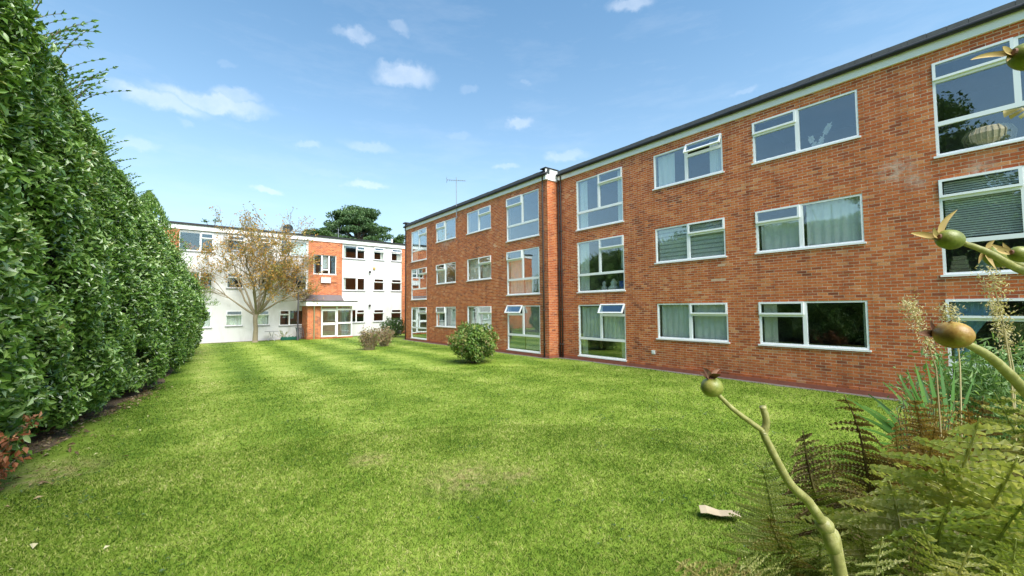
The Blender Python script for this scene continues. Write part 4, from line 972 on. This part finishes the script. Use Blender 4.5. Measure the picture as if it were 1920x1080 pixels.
for k, (u, mt, lb) in enumerate(((-1.15, 'wicker', 'straw coloured bundle, leftmost of the clutter behind the middle right window'), (-.75, 'sage', 'grey green folded cloth in the clutter behind the middle right window'), (-.3, 'bluec', 'pale blue box in the clutter behind the middle right window'), (.15, 'cream', 'cream packet in the clutter behind the middle right window'))):
    p = fA.P(np.array(u), np.array(Z[1]-TH+.04), np.array(-.34)); mb = MB()
    for j in range(4): 
        s = .16-.02*j; bx(mb, -.1, .1, -s, s, j*.095, j*.095+.085)
    o = mb.obj('household_clutter', M[mt], None, False, (p[0]+XA, p[1], p[2])); tag(o, lb, 'clutter')
# chair seen through the ground-floor window
t = thing('dining_chair', 'yellow wooden chair back behind the low glass of the ground floor window', 'chair', (13.75, 10.3, .1))
mb = MB(); tube(mb, [(0, -.2, 0), (0, -.2, .72), (0, .2, .72), (0, .2, 0)], .025, 6); mb.obj('backrest', M['wood'], t); mb = MB(); bx(mb, .03, .45, -.2, .2, .40, .44); mb.obj('seat', M['wood'], t)

# ------------------------------------------------------------------ litter and fallen leaves
t = MB(); n = 7; V = []
for i in range(n):
    for j in range(4):
        x = -.19+.38*i/(n-1); y = -.075+.15*j/3; z = .060+.008*math.sin(i*1.7)+.012*(j/3)*math.sin(i*.9+1); V.append((x, y, z))
m0 = len(V); V += [(x, y, z-.004) for x, y, z in V]; F = []
for i in range(n-1):
    for j in range(3): a = i*4+j; F += [[a, a+4, a+5, a+1], [m0+a, m0+a+1, m0+a+5, m0+a+4]]
for i in range(n-1): a = i*4; F += [[a, m0+a, m0+a+4, a+4], [a+3, a+7, m0+a+7, m0+a+3]]
F += [[j, j+1, m0+j+1, m0+j] for j in range(3)]+[[24+j, m0+24+j, m0+25+j, 25+j] for j in range(3)]
t.add(V, F); o = t.obj('card_scrap', M['paper'], None, False, (4.40, 2.17, .02)); o.rotation_euler = (0, 0, R(-55)); tag(o, 'crumpled buff card scrap lying on the grass beside the ferns', 'litter')
pl = MB(); leaves(pl, np.array([[0, 0, 0.]]), np.array([[1., 0, 0]]), np.array([[0, 0, 1.]]), .06, .035, np.array([.9])); plm = pl.mesh('fallen_leaf', M['straw'])
spots = [(62, 1030), (22, 1075), (105, 840), (180, 855), (190, 828), (165, 845), (278, 783), (328, 790), (200, 1033), (770, 640), (1055, 740), (1330, 905), (262, 810), (100, 870), (90, 855), (1078, 688), (1500, 700), (1460, 696), (1530, 725), (1570, 735), (940, 668)]
for i, (x, y) in enumerate(spots):
    v = at(x, y, 1)-Vector((0, 0, H)); p = v*(H/-v.z); s = 1.6 if i == 0 else random.uniform(.6, 1.3)
    o = bpy.data.objects.new('fallen_leaf', plm); col.objects.link(o); o.location = (p.x, p.y, .035); o.rotation_euler = (random.uniform(-.3, .3), random.uniform(-.3, .3), random.uniform(0, 6)); o.scale = (s, s, s)
    tag(o, 'pale dry fallen leaf lying flat on the mown lawn', 'leaf', 'pale fallen leaves scattered on the lawn')

# ------------------------------------------------------------------ foreground planting on the right
def frondmesh(name, mat, seed, npin=24, droop=.25, width=.42, curl=0., big=1.):
    "a twice divided fern frond, length 1 along +Z, tip drooping to +X, side pinnae along Y"
    r0 = np.random.default_rng(seed); mb = MB(); pts = []
    def axis(s): return np.array([droop*s**2.2, .02*math.sin(s*5+seed), s*(1-.12*s)])
    P = []; D = []; Nn = []; Ls = []; Ws = []; Rr = []
    tube(mb, [axis(s) for s in np.linspace(0, 1, 12)], list(np.linspace(.009, .0015, 12)), 5, .6)
    for i in range(npin):
        s = .38+.62*(i/npin)**.92; t_ = (s-.38)/.62; ln = width*(1-t_)**.85*(1 if t_ > .12 else .65+.35*t_/.12)+.012
        a = axis(s); tg = axis(s+.01)-axis(s-.01); tg /= np.linalg.norm(tg); nn = np.cross([0, 1., 0], tg); nn /= np.linalg.norm(nn)
        for sd_ in (-1, 1):
            if r0.random() < .05: continue
            up_ = .45+r0.normal()*.13; dirv = np.array([0, sd_, 0])*1.0+tg*up_; dirv /= np.linalg.norm(dirv); l_ = ln*r0.uniform(.85, 1.1)
            m_ = max(4, int(l_/(.0098*big))); side = np.cross(nn, dirv); dr = r0.uniform(-.05, .5)+curl; l_ *= r0.uniform(.8, 1)
            pp = [a+dirv*l_*f-nn*0+np.array([dr*l_*f*f, 0, -dr*.5*l_*f*f]) for f in np.linspace(0, 1, 5)]
            tube(mb, pp, [.0022, .0018, .0014, .001, .0006], 3, .6, cap=False); base_r = r0.random()
            for k in range(m_):
                f = (k+.5)/m_; p = a+dirv*l_*f+np.array([dr*l_*f*f, 0, -dr*.5*l_*f*f]); pl_ = .0255*big*(1-f*.7)*(.5+.5*l_/width)
                for s2 in (-1, 1): P.append(p+side*s2*pl_*.45); D.append(side*s2+dirv*.35+r0.normal(size=3)*.1); Nn.append(nn+r0.normal(size=3)*.18); Ls.append(pl_); Ws.append(.0118*big); Rr.append(min(1, max(0, base_r*.6+r0.random()*.4)))
    leaves(mb, np.array(P), np.array(D), nrm(np.array(Nn)), np.array(Ls), np.array(Ws), np.array(Rr), .12)
    me = mb.mesh(name, mat); me['droop'] = droop; return me
FM = {'g': [frondmesh('frond', M['fern'], s, 18, d, w_) for s, d, w_ in ((1, .18, .25), (2, .35, .29), (3, .5, .26), (4, .25, .31))],
      'w': [frondmesh('frond', M['fern'], s, 13, d, w_, .05, 1.45) for s, d, w_ in ((14, .2, .34), (15, .12, .36))],
      'b': [frondmesh('frond', M['fernbrown'], s, 17, d, w_, c) for s, d, w_, c in ((5, .12, .20, .1), (6, .35, .20, .3), (7, .3, .26, .15))],
      'r': [frondmesh('frond', M['fernrust'], s, 17, d, w_, .2) for s, d, w_ in ((8, .2, .24), (9, .4, .26))]}
def frond(parent, base, tip, kind, face=None):
    base = Vector(base); tip = Vector(tip); ax = tip-base; ln = ax.length*1.12; zz = ax.normalized()
    me = random.choice(FM[kind]); dr = me['droop']; a = zz.copy(); f = Vector((0, 0, H))-tip if face is None else Vector(face); f = (f-a*f.dot(a)).normalized(); th = math.atan2(dr, .88)
    zz = a*math.cos(th)-f*math.sin(th); xx = f*math.cos(th)+a*math.sin(th); yy = zz.cross(xx); ln = (tip-base).length/math.hypot(dr, .88)
    o = bpy.data.objects.new('frond', me); col.objects.link(o); o.parent = parent
    tilt = Matrix.Rotation(random.uniform(-.5, .5), 3, a)
    mm = (tilt @ Matrix((xx, yy, zz)).transposed()).to_4x4()
    o.matrix_local = Matrix.Translation(base-parent.location) @ mm @ Matrix.Diagonal((ln, ln*random.choice((-1, 1)), ln, 1))
    return o
def gp(x, y, d):
    p = at(x, y, d); return Vector((p.x, p.y, 0))
random.seed(31)
ferns = [
 ('fern', 'brown tipped fern with one upright frond standing highest over the lawn edge', (1680, 1150, 2.7), [((1566, 738), 2.35, 'b'), ((1497, 812), 2.2, 'b'), ((1640, 850), 2.5, 'g'), ((1590, 900), 2.3, 'b'), ((1540, 960), 2.3, 'g'), ((1470, 900), 2.3, 'g')]),
 ('fern', 'low green fern reaching leftwards over the grass behind the forked rose stem', (1580, 1250, 2.2), [((1420, 872), 2.1, 'g'), ((1432, 965), 1.9, 'b'), ((1400, 1035), 1.8, 'g'), ((1275, 1045), 1.7, 'b'), ((1480, 1000), 1.9, 'g'), ((1390, 1050), 1.75, 'g'), ((1530, 1020), 1.8, 'g'), ((1600, 980), 2.0, 'g')]),
 ('fern', 'large pale green fern with broad straw tinted fronds at the lower right', (1830, 1250, 2.1), [((1812, 780), 1.7, 'w'), ((1740, 850), 1.8, 'w'), ((1690, 930), 1.9, 'g'), ((1880, 850), 1.6, 'w'), ((1780, 940), 1.5, 'w'), ((1920, 940), 1.5, 'w'), ((1650, 900), 1.9, 'w'), ((1700, 1020), 1.6, 'b')]),
 ('fern', 'rust brown dying fern behind the large pale one', (1770, 1050, 3.0), [((1720, 745), 2.9, 'r'), ((1770, 735), 2.9, 'r'), ((1690, 790), 2.8, 'r'), ((1800, 760), 2.8, 'r'), ((1740, 800), 2.6, 'r'), ((1850, 745), 2.8, 'b')]),
 ('fern', 'dark green fern arching in from the right edge of the picture', (2000, 1150, 2.3), [((1880, 735), 2.4, 'g'), ((1925, 690), 2.3, 'g'), ((1860, 820), 2.2, 'g'), ((1935, 800), 2.1, 'b'), ((1900, 760), 2.6, 'b')]),
 ('fern', 'dense low fern filling the bottom right corner under the pale fronds', (1760, 1400, 1.6), [((1640, 1010), 1.5, 'g'), ((1720, 985), 1.55, 'g'), ((1800, 1020), 1.4, 'g'), ((1880, 1000), 1.4, 'g'), ((1580, 1050), 1.5, 'b'), ((1850, 1060), 1.25, 'g'), ((1760, 1060), 1.3, 'b'), ((1920, 1060), 1.3, 'g'), ((1660, 1070), 1.4, 'g')])]
for nm, lb, (bxp, byp, bd), fr_ in ferns:
    c = gp(bxp, byp, bd); t = thing(nm, lb, 'fern', c, 0, 'bracken ferns in the right foreground')
    for (px, py), d, kd in fr_:
        b = c+Vector((random.gauss(0, .1), random.gauss(0, .1), 0)); frond(t, b, at(px, py, d), kd)
    for k in range(15):
        a = random.uniform(0, 6.283); h_ = random.uniform(.5, 1.0)*(1.2 if bd > 2 else .85); rr = random.uniform(.35, .8)
        tip = c+Vector((rr*math.cos(a), rr*math.sin(a), h_)); b = c+Vector((random.gauss(0, .12), random.gauss(0, .12), 0))
        if tip.x*F3.x+tip.y*F3.y < 1.0: continue
        frond(t, b, tip, random.choice('ggbb'), (math.cos(a)*.4, math.sin(a)*.4, 1))
# undergrowth on the bed
ys = np.linspace(-3, 1.3, 20)
sheet('soil_bed', [(2.3+.9*math.exp(-((y+.3)/1.1)**2)*-1+.1*math.sin(y*5)+.0, y) for y in ys], [(9.0-.5*y*y*.3+.2*math.sin(y*4), y-.6) for y in ys], .004, M['soil'])
lm = MB(); n = 9000; x = rng.uniform(1.6, 7.5, n); y = rng.uniform(-3, 1.1, n); y = np.where(y > 1.0-.08*(x-3.5)**2+.2*np.sin(x*5), y-1.2, y); P = np.stack([x, y, rng.random(n)**1.6*.42], 1)
leaves(lm, P, rng.normal(size=(n, 3))+[0, 0, .5], nrm(rng.normal(size=(n, 3))*.5+[0, 0, 1]), .09, .04, rng.random(n)); tag(lm.obj('undergrowth', M['fern']), 'low tangled green undergrowth beneath the ferns', 'undergrowth', kind='stuff')
# sword leaved plant
c = gp(1775, 900, 4.1); t = thing('sword_leaf_plant', 'clump of stiff green sword shaped leaves fanning out behind the ferns', 'plant', c)
tips = [(1585, 745, 4.3), (1600, 775, 4.0), (1628, 738, 4.4), (1612, 800, 3.9), (1640, 828, 3.8), (1655, 715, 4.3), (1682, 700, 4.2), (1700, 690, 4.1), (1715, 680, 4.2), (1735, 672, 4.2), (1690, 735, 4.0), (1760, 668, 4.3), (1790, 690, 4.3), (1620, 760, 4.2), (1668, 770, 3.7), (1830, 700, 4.3), (1675, 815, 3.6), (1645, 755, 4.2), (1705, 715, 3.9), (1725, 705, 4.4)]
for i, (px, py, d) in enumerate(tips):
    tip = at(px, py, d)-c; mb = MB(); b0 = Vector((random.gauss(0, .05), random.gauss(0, .05), .25)); V = []; sdv = tip.cross(Vector((F3.x, F3.y, .3))).normalized()
    for k in range(8):
        f = k/7; p = b0.lerp(tip, f)+Vector((0, 0, .16*math.sin(f*math.pi))); wv = .032*(math.sin(min(1, f*2.2+.25)*math.pi/2))*(1-f**2.2)+.001; V += [tuple(p-sdv*wv), tuple(p+Vector((0, 0, -.012))), tuple(p+sdv*wv)]
    F = []
    for k in range(7): F += [[k*3, k*3+1, k*3+4, k*3+3], [k*3+1, k*3+2, k*3+5, k*3+4]]
    mb.add(V, F, np.full(len(F), random.random())); mb.obj('leaf', M['sword'], t)
mb = MB(); tube(mb, [(0, 0, 0), (0, 0, .3)], [.07, .05], 8); mb.obj('stem', M['bark'], t)
# pale leafy shrub under the right hand window
def leafy(name, label, c, tips, mat, per, leaf, stemmat='pale_green', jit=.09, sr=.006):
    t = thing(name, label, 'shrub', c); mb = MB(); P = []
    for tip in tips:
        tip = tip-c; b0 = Vector((random.gauss(0, .12), random.gauss(0, .12), 0)); mid = b0.lerp(tip, .5)+Vector((0, 0, .15))
        tube(mb, [b0, mid, tip], [sr, sr*.8, sr*.4], 4)
        for k in range(per): f = random.uniform(.25, 1.02); p = (b0.lerp(mid, f*2) if f < .5 else mid.lerp(tip, f*2-1)); P.append(p+Vector((random.gauss(0, jit), random.gauss(0, jit), random.gauss(0, jit))))
    stuff(mb.obj('stems', M[stemmat], t)); lm = MB(); randleaves(lm, P, leaf, leaf*.3, .9); lm.obj('foliage', mat, t); return t
leafy('leafy_shrub', 'light green narrow leaved shrub below the pale blue curtains', gp(1880, 800, 5.2), [at(random.uniform(1745, 1960), random.triangular(640, 760, 660), random.uniform(4.4, 5.4)) for _ in range(90)], M['pale_green'], 34, .10)
leafy('leafy_shrub', 'thin green shrub with loose stems left of the pale leafy shrub', gp(1760, 860, 4.8), [at(random.uniform(1690, 1790), random.triangular(665, 780, 720), random.uniform(4.3, 5.0)) for _ in range(30)], M['pale_green'], 22, .08)
leafy('brown_perennial', 'dry rusty brown flower stems standing behind the ferns', gp(1740, 900, 3.3), [at(random.uniform(1680, 1800), random.uniform(740, 830), random.uniform(3.0, 3.4)) for _ in range(40)], M['fernrust'], 60, .035, 'bark', .035)
for i, (bp, pts, lb) in enumerate((((1770, 800, 2.8), [(1755, 690), (1738, 640), (1715, 592), (1702, 562)], 'feathery straw seed plume leaning left against the brickwork'),
   ((1905, 800, 2.6), [(1895, 690), (1880, 600), (1865, 540), (1857, 505)], 'tall feathery straw seed plume in front of the right hand windows'),
   ((1900, 800, 3.4), [(1900, 690), (1890, 640), (1870, 590), (1862, 560)], 'shorter feathery seed plume beside the pale leafy shrub'),
   ((1790, 800, 3.0), [(1800, 690), (1795, 630), (1782, 590), (1776, 575)], 'wispy seed plume just behind the amber rose hip'))):
    c = gp(bp[0], bp[1], bp[2]); t = thing('seed_plume', lb, 'seed head', c, 0, 'dry seed plumes'); q = [Vector((0, 0, 0))]+[at(x, y, bp[2])-c for x, y in pts]
    mb = MB(); tube(mb, q, [.006, .005, .004, .003, .002], 5); mb.obj('stem', M['straw'], t); lm = MB(); P = []
    for k in range(420):
        f = random.uniform(1.6, 3.99); j = int(f)
        p = q[j].lerp(q[j+1], f-j); P.append(p+Vector([random.gauss(0, .028) for _ in range(3)]))
    randleaves(lm, P, .022, .008); stuff(lm.obj('plume', M['straw'], t))
# roses in the near foreground
t = thing('rose_bush', 'tall rose stems carrying green and amber hips across the right foreground', 'rose', (.62, -.12, 0)); RO = t.location.copy()
def stem(pts, rad, name='stem'):
    mb = MB(); P = [at(*p)-RO if not isinstance(p, Vector) else p-RO for p in pts]
    # smooth the path
    Q = []; n = len(P)
    for i in range(n-1):
        p0, p1, p2, p3 = P[max(0, i-1)], P[i], P[i+1], P[min(n-1, i+2)]
        for k in range(6):
            s = k/6; Q.append(.5*((2*p1)+(p2-p0)*s+(2*p0-5*p1+4*p2-p3)*s*s+(3*p1-p0-3*p2+p3)*s**3))
    Q.append(P[-1]); m_ = len(Q); rr = [rad[0]+(rad[1]-rad[0])*i/(m_-1) for i in range(m_)]; rr = [r*(1+.05*math.sin(i*2.3)) for i, r in enumerate(rr)]
    tube(mb, Q, rr, 12); return mb.obj(name, M['rosestem'], t, True)
stem([Vector((.72, .02, 0)), Vector((.66, .06, 1.0)), (1590, 1150, .47), (1562, 1030, .46), (1546, 985, .46)], (.0080, .0068))
stem([(1546, 985, .46), (1515, 940, .455), (1480, 905, .45), (1442, 835, .45), (1428, 805, .45)], (.0054, .0033))
stem([(1432, 812, .45), (1437, 790, .45), (1430, 762, .45)], (.0040, .0034))
stem([(1430, 808, .45), (1405, 790, .45), (1372, 765, .45), (1345, 738, .45)], (.0030, .0022))
stem([Vector((.9, -.25, 0)), Vector((.75, -.2, 1.2)), (2050, 900, .42), (1960, 780, .36), (1905, 715, .33), (1850, 665, .31), (1800, 640, .30)], (.0066, .0024))
stem([Vector((1.0, -.3, 0)), Vector((.8, -.25, 1.5)), (2080, 620, .45), (1960, 530, .38), (1900, 500, .36), (1850, 472, .345), (1805, 455, .33)], (.0054, .0019))
stem([(1985, 545, .42), (1940, 510, .41), (1900, 492, .40), (1885, 488, .4)], (.004, .002))
stem([(2010, 520, .42), (1975, 490, .37), (1935, 478, .33)], (.004, .002))
stem([(2080, 620, .45), (2060, 300, .36), (1990, 120, .31), (1930, 98, .3)], (.004, .0022))
mb = MB(); lathe(mb, at(1546, 985, .46)-RO, [(0, -.010), (.0075, -.006), (.0092, 0), (.0075, .006), (0, .010)], 10, at(1480, 905, .45)-at(1560, 1030, .46)); mb.obj('node', M['rosestem'], t, True)
def hip(px, py, d, rw, rl, axis_px, mat, seps, sepmat='sepal', flat=False):
    c = at(px, py, d); a2 = at(axis_px[0], axis_px[1], d*(axis_px[2] if len(axis_px) > 2 else 1)); ax = (a2-c).normalized()   # points from stem end to crown end
    rw = rw*d/FPX; rl = rl*d/FPX; pr_ = []
    for k in range(15):
        q = math.pi*k/14; pr_.append((rw*math.sin(q)**.85 if 0 < k < 14 else 0, -rl*math.cos(q)))
    mb = MB(); lathe(mb, c-RO, pr_, 28, ax); h_ = mb.obj('rose_hip', M[mat], t, True)
    for (tx, ty, tdm, wv) in seps:
        tip = at(tx, ty, d*tdm); root = c+ax*rl*.93; side = (tip-root).cross(F3).normalized(); m2 = MB(); V = []
        for k in range(7):
            f = k/6; p = root.lerp(tip, f)+ax*.12*(tip-root).length*math.sin(f*math.pi)-RO; w2 = wv*d/FPX*(math.sin(min(1, f*1.6+.35)*math.pi/2))*(1-f**2)+.0002
            V += [tuple(p-side*w2), tuple(p+F3*w2*.6), tuple(p+side*w2)]
        F = []
        for k in range(6): F += [[k*3, k*3+1, k*3+4, k*3+3], [k*3+1, k*3+2, k*3+5, k*3+4]]
        m2.add(V, F); o = m2.obj('sepal', M[sepmat], h_, True)
    m3 = MB(); lathe(m3, c+ax*rl*.9-RO, [(0, rl*.16), (rw*.28, rl*.16), (rw*.36, rl*.02), (0, -.001)], 12, ax); m3.obj('crown', M['sepal_br'], h_)
    return h_
hip(1335, 726, .45, 19.5, 17.5, (1330, 690), 'hip_green', [(1312, 698, 1, 6), (1318, 690, .98, 5), (1350, 692, 1.02, 5), (1352, 703, .97, 7), (1325, 703, .95, 7)], 'sepal_br')
hip(1787, 628, .30, 25, 31, (1745, 625, 1.06), 'hip_amber', [(1722, 624, 1, 7), (1745, 600, 1.02, 6), (1800, 592, .97, 5)], 'sepal_br')
hip(1781, 449, .33, 18.5, 22, (1740, 440), 'hip_green', [(1708, 437, 1, 6), (1795, 393, 1, 7), (1752, 425, .97, 6), (1735, 447, 1.02, 5)])
hip(1868, 482, .40, 17, 22, (1850, 470), 'hip_green', [(1835, 495, 1, 5), (1865, 450, 1, 6), (1868, 505, .98, 6), (1840, 478, 1.03, 5)])
hip(1914, 477, .33, 15, 19, (1880, 470), 'hip_green', [(1858, 458, 1, 5), (1868, 468, .99, 6), (1880, 455, 1, 5)])
hip(1928, 106, .30, 24, 30, (1896, 98), 'hip_green', [(1820, 112, 1, 5), (1880, 88, .98, 7), (1850, 105, 1.02, 6), (1888, 115, 1, 6)], 'sepal')
# pale dried petal cluster at the right edge
c = at(1932, 196, .36); mb = MB()
for k in range(6):
    V = []; a0 = R(95+k*16); 
    for i in range(5):
        for j in range(4):
            rr = .013*i/4; aa = a0+R(-9+18*j/3)*(1 if i else 0); p = c+R3*math.cos(aa)*rr*.75+U3*math.sin(aa)*rr*-1+F3*(.004*math.sin(i+k)+.002*k); V.append(tuple(p-RO))
    mb.add(V, [[i*4+j, (i+1)*4+j, (i+1)*4+j+1, i*4+j+1] for i in range(4) for j in range(3)])
mb.obj('dried_flower', M['straw'], t, True)
print('objects', len(bpy.data.objects))
